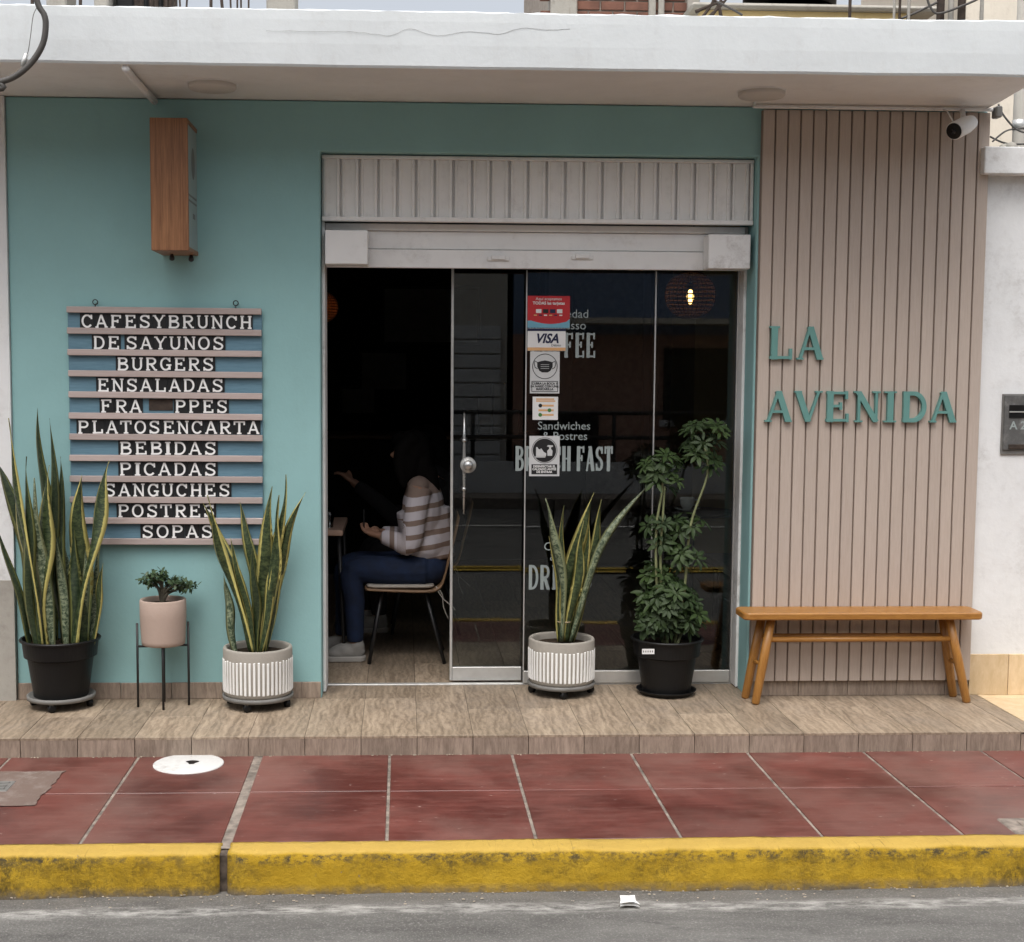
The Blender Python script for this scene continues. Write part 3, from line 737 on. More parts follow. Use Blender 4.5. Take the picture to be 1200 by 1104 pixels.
# menu board
bd=thing('menu_board','blue menu board with rose rails and white slab letters, listing CAFESYBRUNCH','menu board',(-1.17,-.01,.78))
BX0,BX1=-1.632,-.690; BZ0,BZ1=.782,1.948
MB().box(BX0,BX1,-.016,-.001,BZ0+.01,BZ1-.012,.002).build('panel',M['blue_board'],bd)
step=(BZ1-.03-BZ0)/11
rm=MB().box((BX0-BX1)/2,(BX1-BX0)/2,-.038,-.0165,0,.030,.002).mesh('rail'); rm.materials.append(M['rail'])
for i in range(12): inst('rail',rm,bd,((BX0+BX1)/2+random.uniform(-.002,.002),0,BZ0+step*i),(0,R_(random.uniform(-.1,.1)+.25),0))
rows=[('CAFESYBRUNCH',93,296),('DE SAYUNOS',107,264),('BURGERS',135,252),('ENSALADAS',112,263),('FRA',116,167),('PLATOSENCARTA',89,305),('BEBIDAS',138,255),('PICADAS',138,255),('SANGUCHES',120,271),('POSTRES',136,253),('SOPAS',164,251)]
def board_row(txt,i,u0,u1):
    zt=BZ1-.03-step*i; z0=zt-step+.030; v=360+i*24.6+16
    x0=at(u0,v,-.03).x; x1=at(u1,v,-.03).x; n=len(txt)
    ws=[.55 if c=='I' else (.25 if c==' ' else 1.0) for c in txt]; k=(x1-x0)/sum(ws); x=x0; hh=step-.030
    for c,w in zip(txt,ws):
        if c!=' ':
            j=random.uniform(-.0015,.0015)
            tl=MB(); tl.box(x+.0008,x+w*k-.0008,-.022+j*.3,-.0165,z0+.001,z0+hh-.001); to=tl.build('letter_tile',M['tile_black'],bd)
            lm=letter_mesh(c,w*k*.84,hh*.88,.002,.165,.125,.115,1.0 if c!='I' else 1.5); me=lm.mesh('letter'); me.materials.append(M['letter_white'])
            o=inst('letter',me,to,(x+w*k*.08,-.0225+j*.3,z0+hh*.03),(0,R_(random.uniform(-1.2,1.2)),0)); fixn(o)
        x+=w*k
for i,(t_,u0,u1) in enumerate(rows): board_row(t_,i,u0,u1)
board_row('PPES',4,203,268)
zt=BZ1-.03-step*4; z0=zt-step+.03
MB().box(at(174,470,-.03).x,at(202,470,-.03).x,-.020,-.0165,z0+.014,z0+step-.034).build('photo_card',M['rust'],bd)
for u in (111,276):
    x=at(u,352,-.03).x; e=MB(); e.tube([(x+.012*math.cos(a),-.02,1.972+.012*math.sin(a)) for a in [k*math.pi/8 for k in range(17)]],.0028,6); e.tube([(x,-.02,1.962),(x,-.02,1.93)],.0028,6); e.build('eye_hook',M['black_metal'],bd)

# lettering on the glass
YG=.2705
def gword(t_,u0,u1,v0,v1,T=.135,N=.07):
    a=at(u0,v1,YG); b=at(u1,v0,YG); word(t_,a.x,b.x,a.z,b.z-a.z,YG,M['vinyl'],g1,.0004,T,N,.075,.16,'lettering')
gword('COFFEE',622,698,390,419); gword('BRUNCH FAST',604,718,523,552); gword('DRINKS',619,694,662,691)
def gtext(t_,u,v,size,al='CENTER'):
    a=at(u,v,YG); text(t_,size,a.x,YG-.0006,a.z,M['vinyl'],g1,'lettering',al)
gtext('Variedad',690,372.5,.062,'RIGHT'); gtext('de Espresso',687,386,.062,'RIGHT'); gtext('Sandwiches',661,503.5,.060); gtext('& Postres',662,515.5,.060)
gtext('Co',637,645,.062,'LEFT'); gtext('&',644,657,.062,'LEFT')

# stickers on the glass
YK=.2660
def sticker(name,label,u0,v0,u1,v1,mat):
    a=at(u0,v1,YK); b=at(u1,v0,YK)
    t=thing(name,label,'sticker',((a.x+b.x)/2,YK,a.z),'stickers on the glass')
    MB().box(a.x,b.x,YK,.2704,a.z,b.z).build('backing',mat,t)
    return t,a.x,b.x,a.z,b.z
def flat(pts,mat,parent,name,y): MB().prism(pts,y,y+.0006).build(name,mat,parent)
t,x0,x1,z0,z1=sticker('card_sticker','red card payment sticker with blue wave at its foot',618,347,668,384,M['sticker_red'])
w=x1-x0; h=z1-z0
flat([(x0,z0),(x1,z0),(x1,z0+.28*h)]+[(x1-w*k/12,z0+h*(.22-.12*math.sin(math.pi*(k/12))+.04*(k/12))) for k in range(1,12)]+[(x0,z0+.22*h)],M['sticker_blue'],t,'wave',YK-.0008)
text('Aquí aceptamos',.021,(x0+x1)/2,YK-.001,z1-.022,M['paper'],t,align='CENTER'); text('TODAS las tarjetas',.021,(x0+x1)/2,YK-.001,z1-.044,M['paper'],t,align='CENTER',offset=.0006)
for k,mm in enumerate((M['paper'],M['sticker_black'],M['sticker_navy'],M['paper'])):
    xx=x0+w*(.2+.165*k); flat([(xx,z1-.088),(xx+.028,z1-.088),(xx+.028,z1-.068),(xx,z1-.068)],mm,t,'card_icon',YK-.0008)
for k in range(6):
    xx=x0+w*(.15+.12*k); flat([(xx,z1-.102),(xx+.016,z1-.102),(xx+.016,z1-.096),(xx,z1-.096)],(M['sticker_orange'],M['sticker_navy'],M['paper'])[k%3],t,'card_icon',YK-.0008)
t,x0,x1,z0,z1=sticker('card_sticker','white VISA debit sticker with orange foot and dark top stripe',618,385,663,411,M['paper'])
h=z1-z0; w=x1-x0
flat([(x0,z1-.014),(x1,z1-.014),(x1,z1-.001),(x0,z1-.001)],M['sticker_navy'],t,'stripe',YK-.0008)
flat([(x0,z0+.001),(x1,z0+.001),(x1,z0+.017),(x0,z0+.017)],M['sticker_orange'],t,'stripe',YK-.0008)
text('VISA',.066,x0+w*.20,YK-.001,z0+h*.36,M['sticker_navy'],t,offset=.0022,shear=.3,width=.92)
text('Débito',.018,x1-w*.12,YK-.001,z0+h*.20,M['sticker_black'],t,align='RIGHT')
def ring(cx,cz,r0,r1,mat,parent,name,y,n=40):
    vs=[(cx+r*math.cos(2*math.pi*k/n),y,cz+r*math.sin(2*math.pi*k/n)) for r in (r0,r1) for k in range(n)]
    mb=MB(); mb.add(vs,[(k,(k+1)%n,n+(k+1)%n,n+k) for k in range(n)]); mb.build(name,mat,parent)
def disc(cx,cz,r,mat,parent,name,y,n=36): flat([(cx+r*math.cos(2*math.pi*k/n),cz+r*math.sin(2*math.pi*k/n)) for k in range(n)],mat,parent,name,y)
t,x0,x1,z0,z1=sticker('notice_sticker','grey notice with a black face mask in a circle',621,412,656,461,M['sticker_grey'])
cx=(x0+x1)/2; cz=z1-.077
ring(cx,cz,.062,.0655,M['sticker_black'],t,'circle',YK-.0006)
flat([(cx+.040*a,cz+.038*b) for a,b in ((-1,.55),(-.5,.72),(0,.82),(.5,.72),(1,.55),(1,-.05),(.72,-.6),(.35,-.82),(-.35,-.82),(-.72,-.6),(-1,-.05))],M['sticker_black'],t,'mask',YK-.0008)
for sgn in (-1,1):
    mb=MB(); mb.tube([(cx+sgn*p,YK-.001,cz+q) for p,q in ((.037,.019),(.052,.028),(.056,.012),(.050,-.006),(.038,-.012))],.002,5); mb.build('strap',M['sticker_black'],t)
for k in range(3): flat([(cx-.022,cz-.012+.010*k),(cx+.022,cz-.012+.010*k),(cx+.022,cz-.010+.010*k),(cx-.022,cz-.010+.010*k)],M['sticker_grey'],t,'pleat',YK-.0012)
bx=[(x0+.008,z0+.008),(x1-.008,z0+.008),(x1-.008,z0+.064),(x0+.008,z0+.064)]
for a,b,c,d in ((x0+.008,x1-.008,z0+.008,z0+.011),(x0+.008,x1-.008,z0+.061,z0+.064),(x0+.008,x0+.011,z0+.011,z0+.061),(x1-.011,x1-.008,z0+.011,z0+.061)):
    flat([(a,c),(b,c),(b,d),(a,d)],M['sticker_black'],t,'frame',YK-.0008)
for k,s_ in enumerate(('CUBRA LA BOCA Y','LA NARIZ CON UNA','MASCARILLA')): text(s_,.0155,cx,YK-.001,z0+.046-.0145*k,M['sticker_black'],t,align='CENTER',offset=.0006)
t,x0,x1,z0,z1=sticker('notice_sticker','small white notice with orange heading and green pictures',624,465,654,492,M['paper'])
w=x1-x0
for k in range(2): flat([(x0+.018,z1-.016-.010*k),(x1-.02+.006*k,z1-.016-.010*k),(x1-.02+.006*k,z1-.009-.010*k),(x0+.018,z1-.009-.010*k)],M['sticker_orange'],t,'heading',YK-.0008)
for k in range(3):
    zz=z1-.046-.024*k
    flat([(x0+.05-.02*(k%2),zz-.005),(x1-.022,zz-.005),(x1-.022,zz+.005),(x0+.05-.02*(k%2),zz+.005)],M['sticker_orange'],t,'text_bar',YK-.0007)
    disc(x0+(.04 if k!=1 else .088),zz,.010,M['sticker_green'] if k else M['sticker_black'],t,'picture',YK-.0012,12)
t,x0,x1,z0,z1=sticker('notice_sticker','grey notice with shoes and spray bottle in a black circle',620,511,656,558,M['sticker_grey'])
cx=(x0+x1)/2; cz=z1-.075
ring(cx,cz,.0645,.067,M['sticker_black'],t,'circle',YK-.0006); disc(cx,cz,.061,M['sticker_black'],t,'circle',YK-.0008)
flat([(cx-.044+.001*a,cz-.03+.001*b) for a,b in ((0,0),(52,0),(54,14),(40,22),(32,34),(26,42),(22,34),(12,38),(6,48),(0,46))],M['sticker_grey'],t,'shoe',YK-.0016)
flat([(cx-.046+.001*a,cz-.034+.001*b) for a,b in ((-2,-3),(50,-3),(52,3),(-2,3))],M['sticker_grey'],t,'shoe',YK-.0020)
flat([(cx+.016+.001*a,cz-.028+.001*b) for a,b in ((0,0),(24,0),(26,26),(18,36),(18,44),(28,48),(28,54),(2,56),(-4,48),(8,46),(8,36),(-2,26))],M['sticker_grey'],t,'spray_bottle',YK-.0024)
flat([(x0+.012,z0+.010),(x1-.012,z0+.010),(x1-.012,z0+.062),(x0+.012,z0+.062)],M['sticker_black'],t,'caption',YK-.0008)
for k,s_ in enumerate(('DESINFECTAR EL','CALZADO ANTES','DE ENTRAR')): text(s_,.0155,cx,YK-.001,z0+.046-.0145*k,M['paper'],t,align='CENTER',offset=.0006)

# ---------------------------------------------------------------- blade light box
M['panel_grey']=plain('light_box_acrylic',(.30,.36,.36,1),.4,.05,10,0)
bl=thing('light_box','tall wooden light box sign jutting from the teal wall','sign',(-1.085,-.15,2.2))
BXA,BXB=-1.172,-.998
ZB0,ZB1=at(198,293.5,-.30).z,at(198,138,-.30).z
b=MB(); b.box(BXA,BXB,-.302,-.284,ZB0,ZB1,.002); b.build('front_board',M['box_wood'],bl)
b=MB(); b.box(BXA,BXB,-.2835,-.001,ZB0,ZB0+.020,.002); b.build('bottom_board',M['box_wood'],bl)
b=MB(); b.box(BXA,BXB,-.2835,-.001,ZB1-.020,ZB1,.002); b.build('top_board',M['box_wood'],bl)
b=MB(); b.box(BXA+.004,BXA+.010,-.2835,-.001,ZB0+.0205,ZB1-.0205); b.build('face_panel',M['panel_grey'],bl)
b=MB(); b.box(BXB-.010,BXB-.004,-.2835,-.001,ZB0+.0205,ZB1-.0205); fp=b.build('face_panel',M['panel_grey'],bl)
zm=(ZB0+ZB1)/2
MB().add([(BXB-.0034,-.12+.055*math.cos(a),zm+.12+.075*math.sin(a)) for a in [k*math.pi/12 for k in range(24)]],[list(range(24))]).build('print',M['grey_plastic'],fp)
for z in (zm-.045,zm-.07): MB().box(BXB-.0038,BXB-.0032,-.27,-.02,z,z+.010).build('print',M['grey_plastic'],fp)
MB().box(BXB-.0038,BXB-.0032,-.14,-.07,zm-.14,zm-.115).build('print',M['grey_plastic'],fp)
for x,y in ((BXA+.062,-.10),(BXB-.028,-.05)):
    b=MB(); b.tube([(x,y,ZB0),(x,y,ZB0-.014),(x,y,ZB0-.026),(x,y,ZB0-.032)],[.006,.012,.013,.006],12); b.build('knob',M['black_metal'],bl)

# ---------------------------------------------------------------- things on the soffit
def clight(x,y,label):
    t=thing('ceiling_light',label,'ceiling light',(x,y,ZC),'round lights under the slab')
    MB().lathe([(.106,0),(.109,-.003),(.109,-.022),(.102,-.029),(.0,-.030)],(x,y,ZC+.001),36,True,False).build('diffuser',M['light_disc'],t)
    MB().lathe([(.114,0),(.114,-.008),(.110,-.008)],(x,y,ZC+.001),36,True,False).build('rim',M['soffit'],t)
clight(-.873,-.36,'round ceiling light under slab above the wooden light box')
clight(1.672,-.366,'round ceiling light under slab left of the taupe boards')
pp=MB(); pp.tube([(-1.198,-.712,ZC-.012),(-1.197,-.6,ZC-.018),(-1.197,-.3,ZC-.021),(-1.197,-.02,ZC-.022)],.0165,12); 
t=thing('drain_pipe','painted pipe crossing under the slab at the left','pipe',(-1.2,-.4,ZC)); pp.build('pipe',M['soffit'],t)
t=thing('conduit','thin white cable conduit along the top of taupe boards','conduit',(2.3,-.07,2.94))
c=MB(); c.box(1.705,2.90,-.082,-.066,2.933,2.949,.003); c.build('trunking',M['cover'],t)
c=MB(); c.tube([(1.712,-.074,2.946),(1.675,-.28,2.951)],.007,8); c.build('branch',M['cover'],t)
c=MB(); c.box(2.902,2.935,-.11,-.05,2.90,2.955,.006); c.build('junction',M['grey_plastic'],t)
# CCTV camera
t=thing('security_camera','white bullet security camera with black face above taupe boards','camera',(2.70,-.15,2.83))
A=Vector((2.640,-.245,2.806)); B=Vector((2.762,-.150,2.866)); d=(B-A).normalized()
c=MB(); c.tube([A,A+d*.004,A+d*.11,B],[.040,.043,.043,.034],24); c.build('body',M['paper'],t)
c=MB(); c.tube([A-d*.004,A-d*.0005],[.038,.039],24); ln=c.build('lens_plate',M['black_plastic'],t)
c=MB(); c.tube([A-d*.008,A-d*.0042],.013,16); c.build('lens',M['phone'],ln)
c=MB(); c.tube([B-d*.03+Vector((0,0,.02)),(2.745,-.10,2.90),(2.745,-.078,2.935)],[.012,.010,.014],10); c.build('bracket',M['paper'],t)
c=MB(); c.tube(smooth_pts([B,(2.752,-.12,2.84),(2.742,-.10,2.815),(2.732,-.10,2.85),(2.738,-.085,2.935)]),.0045,6); c.build('cable',M['paper'],t)
c=MB(); c.tube([(2.650,-.20,2.862),(2.652,-.12,2.925),(2.652,-.074,2.937)],.004,6); c.build('antenna',M['paper'],t)

# thick cable hanging in front of the slab
t=thing('hanging_cable','thick dark cable looping in front of the slab at top left','cable',(-1.5,-1.0,2.9))
c=MB(); c.tube(smooth_pts([(-1.62,-1.0,3.9)]+[tuple(at(u,v,-1.0)) for u,v in ((30,-60),(43,0),(52,18),(53.5,32),(50,52),(38,72),(20,88),(0,96),(-40,104))]+[(-3.2,-1.0,2.86),(-4.6,-1.0,3.3)],8),.0125,10); c.build('sheath',M['cable'],t)
c=MB(); c.tube(smooth_pts([tuple(at(u,v,-.99)) for u,v in ((45,6),(39,18),(36,40),(33,60),(29,72))],5),.0018,5); w_=c.build('thin_wire',M['grey_plastic'],t)
a=at(31,63,-.99); b=at(26,78,-.99); c=MB(); c.tube([a,a.lerp(b,.3),a.lerp(b,.35),b],[.009,.009,.011,.008],10); c.build('connector',M['alu'],w_)

# ---------------------------------------------------------------- neighbours
nl=thing('neighbour_wall','white neighbour wall with bare cement base at left edge','wall',(-3.5,-.02,0))
mb=MB(); mb.box(-6,XL-.001,-.018,.3,.604,ZC-.003); mb.build('upper_wall',M['white2'],nl)
mb=MB(); mb.box(-6,XL-.002,-.028,.3,-.012,.6035); mb.build('cement_base',M['grey_cement'],nl)
nr=thing('garden_wall','low white neighbour wall with cornice and cream tile base at right','wall',(4.4,0,0))
mb=MB(); mb.box(XR+.0005,6,-.003,.16,-.012,2.63); mb.build('wall',M['white2'],nr)
mb=MB(); mb.box(2.862,6,-.088,.20,2.6305,2.762,.004); mb.build('cornice',M['white2'],nr)
x=XR+.002
for w_ in (.205,.33,.33,.33): MB().box(x,x+w_-.003,-.018,-.0035,.001,.212+random.uniform(-.002,.002),.0015).build('skirting_tile',M['cream_tile'],nr); x+=w_
mt=thing('meter_box','dark metal meter box with white scrawl on right white wall','meter box',(3.16,-.02,1.24))
MB().box(3.032,3.30,-.012,-.0035,1.238,1.546,.002).build('door_plate',M['grey_plastic'],mt)
M['meter_dark']=paint('meter_dark_paint',(.10,.10,.098,1),(.45,.44,.43,1),.7,False,.6,.3,40)
MB().box(3.040,3.292,-.020,-.0125,1.262,1.538,.002).build('cover',M['meter_dark'],mt)
MB().box(3.064,3.28,-.023,-.0205,1.425,1.49).build('slot',M['black_plastic'],mt)
MB().box(3.064,3.28,-.0255,-.0235,1.453,1.459).build('slot_bar',M['alu'],mt)
MB().box(3.066,3.28,-.027,-.0205,1.268,1.292,.003).build('hasp',M['rust'],mt)
text('A 21',.058,3.070,-.0206,1.368,M['vinyl'],mt,offset=.001); 

ORD=['first','second','third','fourth','fifth','sixth','seventh','eighth','ninth','tenth','eleventh','twelfth']
# ---------------------------------------------------------------- background above the slab
def column(name,u0,u1,y,ztop,mat,label,cat,z0=3.2,d=.25,group=None):
    a=at(u0,15,y).x; b=at(u1,15,y).x
    o=MB().box(a,b,y,y+d,z0,ztop,.01).build(name,mat,None,((a+b)/2,y+d/2,z0)); return tag(o,label,cat,group)
labs={55:'raw concrete stub on roof at far left',110:'raw concrete stub on roof right of the left stub',312:'raw concrete column on roof above the menu board side'}
column('concrete_stub',54,78,1.3,3.95,M['concrete'],labs[55],'column'); column('concrete_stub',110,127,1.3,4.0,M['concrete'],labs[110],'column')
column('concrete_stub',312,346,1.6,4.15,M['concrete'],labs[312],'column')
tk=thing('roof_rubble','dark heap of scrap on the roof at top left','scrap heap',(at(170,5,1.5).x,1.5,3.2))
for k in range(9):
    x=at(150+k*5,5,1.5).x; MB().box(x-.05,x+.05,1.4+.02*k,1.6+.02*k,3.2,3.86+.06*random.random(),.01).build('scrap_block',M['rust'] if k%3 else M['black_plastic'],tk)
for k,u in enumerate((38,94,196,203,212,217,247,263,271,278,283,291)):
    y=1.2+.1*(k%4); p=at(u,10,y); lean=random.uniform(-.05,.05)
    c=MB(); c.tube([(p.x-lean*.3,y,3.2),(p.x,y,3.62),(p.x+lean,y,4.15)],.006 if k not in(0,1,6,7) else .010,6)
    tag(c.build('rebar_rod',M['rust'],None,(p.x,y,3.2)),ORD[k]+' rusty rod from the left along the roof edge','rebar','rods sticking up from the roof')
# brick building far behind
yb=6.0
bb=thing('brick_building','unfinished red brick building with concrete columns behind the slab','building',(2.0,yb,0))
xa=at(647,10,yb).x; xb=at(808,10,yb).x
MB().box(xa,xb,yb+.03,yb+3,0,7).build('mortar_core',M['mortar'],bb)
bm_=MB().box(-.105,.105,-.05,.05,-.038,.038,.004).mesh('brick'); bm_.materials.append(M['brick'])
for j in range(7):
    z=4.72+j*.092; x=xa+(.11 if j%2 else 0)
    while x<xb:
        inst('brick',bm_,bb,(x,yb+.06,z)); x+=.225
for u0,u1 in ((645,676),(760,768),(771,778),(805,819)):
    MB().box(at(u0,10,yb).x,at(u1,10,yb).x,yb-.04,yb+.25,0,7.0,.01).build('column',M['concrete'],bb)
ob=thing('ochre_building','ochre parapet with weathered concrete top behind the slab','building',(3.6,5,0))
a=at(822,20,5).x; b=at(1062,20,5).x
MB().box(a,b,5.0,8,0,at(940,13.5,5).z).build('wall',M['ochre'],ob)
MB().box(a-.1,b+.28,4.93,8,at(940,13.4,5).z+.002,at(940,6.5,5).z,.02).build('coping',M['concrete'],ob)
MB().box(a-.05,b+.1,5.3,8,at(940,6.5,5).z+.001,at(940,4.5,5).z,.02).build('ledge',M['rust'],ob)
wt=thing('water_tank','black plastic water tank on the roof behind','water tank',(at(932,0,6).x,6.2,at(940,4.5,5).z+.15))
zt=at(932,4.5,6).z
MB().lathe([(.40,zt-.0),(.43,zt+.02),(.43,zt+.7),(.40,zt+.78),(.15,zt+.95),(0,zt+.95)],(at(932,0,6).x,6.2,0),28,True,False).build('tank',M['black_plastic'],wt)
for k,(u0,v0,u1,v1) in enumerate(((820,24,838,-6),(832,22,846,-8),(815,14,848,2),(826,24,852,-2),(845,20,828,-6))):
    p=at(u0,v0,4.5); q=at(u1,v1,4.5); c=MB(); c.tube(smooth_pts([p,p.lerp(q,.5)+Vector((.03,0,.02)),q],4),[.016-.0008*i for i in range(9)],6)
    tag(c.build('dry_branch',M['rust'],None,p),ORD[k]+' dry branch of the tuft beside the brick building','branch','dry branches behind the slab')
for k,(u,r) in enumerate(((996,.012),(1048,.01),(1053,.01),(1065,.012),(1101,.03),(1113,.022),(1126,.03),(1150,.015),(1198,.015))):
    y=3.2; p=at(u,28,y); c=MB(); c.tube([(p.x,y,3.21),(p.x+random.uniform(-.02,.02),y,5.6)],r,8)
    tag(c.build('roof_post',M['rust'] if k%2==0 else M['grey_cement'],None,(p.x,y,3.21)),ORD[k]+' upright pole from the left on the roof at upper right','pole','poles on the roof at upper right')
for k,(pts) in enumerate((((1086,-4),(1090,8),(1100,16),(1130,6),(1150,-3)),((1056,22),(1075,14),(1100,2)),((840,2),(860,12),(870,18)))):
    c=MB(); c.tube(smooth_pts([tuple(at(u,v,3.15+.05*k)) for u,v in pts],6),.009,5)
    p=at(pts[0][0],pts[0][1],3.15)
    tag(c.build('roof_wire',M['cable'],None,p),('dark wire sagging between poles at the far upper right','dark wire slanting up beside roof poles at upper right','pale loose wire by the dry branches on the roof')[k],'wire','wires on the roof')
cb=thing('cream_building','cream building far behind the right end of the slab','building',(7,6,0))
a=at(1132,20,6).x
MB().box(a,a+6,6.0,9,-.2,8).build('wall',M['cream_wall'],cb)
MB().box(a+.9,a+1.5,5.97,6.02,4.9,6.0).build('window',M['black_plastic'],cb)
# pole and wires over the garden wall
t=thing('service_pole','grey service pole standing behind the garden wall cornice','pole',(at(1194,150,.5).x,.5,-.2))
p=at(1194,150,.5); c=MB(); c.tube([(p.x,.5,-.2),(p.x,.5,5)],.032,12); c.build('post',M['grey_cement'],t)
c=MB(); c.lathe([(.036,0),(.036,.05)],(p.x,.5,at(1194,152,.5).z),12); c.build('clamp',M['alu'],t)
for k,pts in enumerate((((1170,122),(1174,132),(1185,146),(1196,154),(1215,158)),((1163,166),(1178,154),(1192,151),(1210,150)),((1160,160),(1175,167),(1190,169),(1215,168)))):
    c=MB(); c.tube(smooth_pts([tuple(at(u,v,.25+.05*k)) for u,v in pts],6),.005,6)
    p=at(pts[0][0],pts[0][1],.25)
    tag(c.build('service_wire',M['cable'],None,p),('dark wire curving down from the slab end to the service pole','grey wire rising from boards to the service pole','dark wire lying low along the garden wall cornice')[k],'wire','wires over the garden wall')
t=thing('stone_heap','small heap of rubble on top of the garden wall','rubble',(at(1184,168,.1).x,.1,2.762))
for k in range(7):
    p=at(1176+k*3,166,.1); MB().ball((p.x,.1+.02*(k%3),2.772+.02*math.sin(k*.55)),.02,5,4,(.035,.03,.026)).build('stone',M['concrete'],t)

# ---------------------------------------------------------------- bench
bn=thing('bench','honey wooden bench with splayed round legs before taupe boards','bench',(2.29,-.17,0))
def rbox(x0,x1,y0,y1,z0,z1,r,n=5,ch=.006):
    cs=[(x1-r,y1-r,0),(x0+r,y1-r,90),(x0+r,y0+r,180),(x1-r,y0+r,270)]; ring_=[]
    for cx,cy,a0 in cs:
        for k in range(n+1):
            a=R_(a0+90*k/n); ring_.append((cx,cy,math.cos(a),math.sin(a)))
    mb=MB(); vs=[]
    for z,rr in ((z0,r-ch),(z0+ch,r),(z1-ch,r),(z1,r-ch)): vs+=[(cx+c*rr,cy+s*rr,z) for cx,cy,c,s in ring_]
    m=len(ring_); fs=[list(range(m))[::-1],[3*m+i for i in range(m)]]
    for l in range(3):
        for i in range(m): q=(i+1)%m; fs.append((l*m+i,l*m+q,(l+1)*m+q,(l+1)*m+i))
    mb.add(vs,fs); return mb
bx0=at(866,720,-.14).x; bx1=at(1144,720,-.14).x
rbox(bx0,bx1,-.24,-.042,.432,.468,.035).build('seat',M['bench'],bn)
def leg_(u0,yt,u1,v1):
    a=at(u0,728,yt); a.z=.434; b=onz(u1,v1,.001); return (a,b)
legs=[leg_(904,-.175,885,825),leg_(893,-.10,873,818),leg_(1112,-.175,1133,823),leg_(1104,-.10,1117,816)]
for a,b in legs:
    a=Vector(a); b=Vector(b); c=MB(); c.tube([b,b.lerp(a,.02),b.lerp(a,.5),a],[.017,.020,.023,.021],14); c.build('leg',M['bench_leg'],bn)
def on(l,z): a,b=Vector(l[0]),Vector(l[1]); return b.lerp(a,(z-b.z)/(a.z-b.z))
c=MB(); c.tube([on(legs[0],.325),on(legs[2],.325)],.0135,12); c.build('stretcher',M['bench'],bn)
c=MB(); c.tube([on(legs[1],.325),on(legs[3],.325)],.0135,12); c.build('stretcher',M['bench'],bn)
for i in (0,2):
    c=MB(); c.tube([on(legs[i],.20),on(legs[i+1],.20)],.011,12); c.build('stretcher',M['bench_leg'],bn)

# ---------------------------------------------------------------- pots, dollies, plants
def dolly(name,label,x,y,r,mat,z=.030,casters=((-.9,),),ang=0):
    t=thing(name,label,'plant dolly',(x,y,0),'wheeled plant dollies')
    MB().lathe([(.02,z+.012),(r-.03,z+.012),(r-.012,z+.010),(r,z+.013),(r+.002,z+.03),(r-.006,z+.034),(r-.012,z+.026),(.0,z+.025)],(x,y,0),40,True,False).build('tray',mat,t)
    for k in range(4):
        a=R_(ang+90*k); cx,cy=x+math.cos(a)*(r-.022),y+math.sin(a)*(r-.022)
        w=MB(); ax=Vector((math.cos(a+.7),math.sin(a+.7),0))
        w.tube([Vector((cx,cy,.0195))-ax*.013,Vector((cx,cy,.0195))-ax*.011,Vector((cx,cy,.0195))+ax*.011,Vector((cx,cy,.0195))+ax*.013],[.015,.0192,.0192,.015],14)
        cs=w.build('caster',M['black_plastic'],t)
        b=MB(); b.lathe([(.012,z-.002),(.014,z+.013)],(cx,cy,0),10); b.build('swivel',M['grey_plastic'],cs)
    return t
def black_pot(t,x,y,z0,rt,rb,h):
    p=[(rb*.3,z0+.002),(rb-.004,z0),(rb,z0+.004),(rb+(rt*.88-rb)*.70,z0+h*.66),(rt*.90,z0+h*.69),(rt*.945,z0+h*.95),(rt,z0+h*.96),(rt+.002,z0+h*.985),(rt-.002,z0+h),(rt-.012,z0+h),(rt-.016,z0+h*.93),(rt*.82,z0+h*.85)]
    MB().lathe(p,(x,y,0),56,False,False).build('pot',M['black_plastic'],t)
    MB().lathe([(rt*.86,z0+h*.88),(rt*.5,z0+h*.90),(0,z0+h*.90)],(x,y,0),24,True,False).build('soil',M['soil'],t)
def strip_pot(t,x,y,z0,r,h):
    p=[(r*.4,z0),(r-.02,z0),(r-.008,z0+.006),(r-.003,z0+.02),(r,z0+h*.5),(r,z0+h-.008),(r-.004,z0+h),(r-.016,z0+h),(r-.02,z0+h-.01),(r-.022,z0+h-.04)]
    MB().lathe(p,(x,y,0),64,True,False).build('pot',M['concrete_pot'],t)
    mb=MB(); N=48
    for k in range(N):
        a=2*math.pi*k/N; w_=.0068
        c,s=math.cos(a),math.sin(a); zb=z0+.022+random.uniform(0,.003); zt=z0+h*.785+random.uniform(-.004,.004)
        vs=[]
        for z,ro in ((zb,r-.004),(zb+.006,r+.0025),(zt-.004,r+.0025),(zt,r-.002)):
            for q in (-w_,-w_*.7,w_*.7,w_):
                rr=ro if abs(q)<w_ else r-.005
                vs.append((x+c*rr-s*q,y+s*rr+c*q,z))
        mb.add(vs,[(l*4+i,l*4+i+1,l*4+i+5,l*4+i+4) for l in range(3) for i in range(3)],False)
    mb.build('ribs',M['pot_rib'],t)
    MB().lathe([(r-.02,z0+h-.035),(r*.5,z0+h-.03),(0,z0+h-.028)],(x,y,0),24,True,False).build('soil',M['soil'],t)
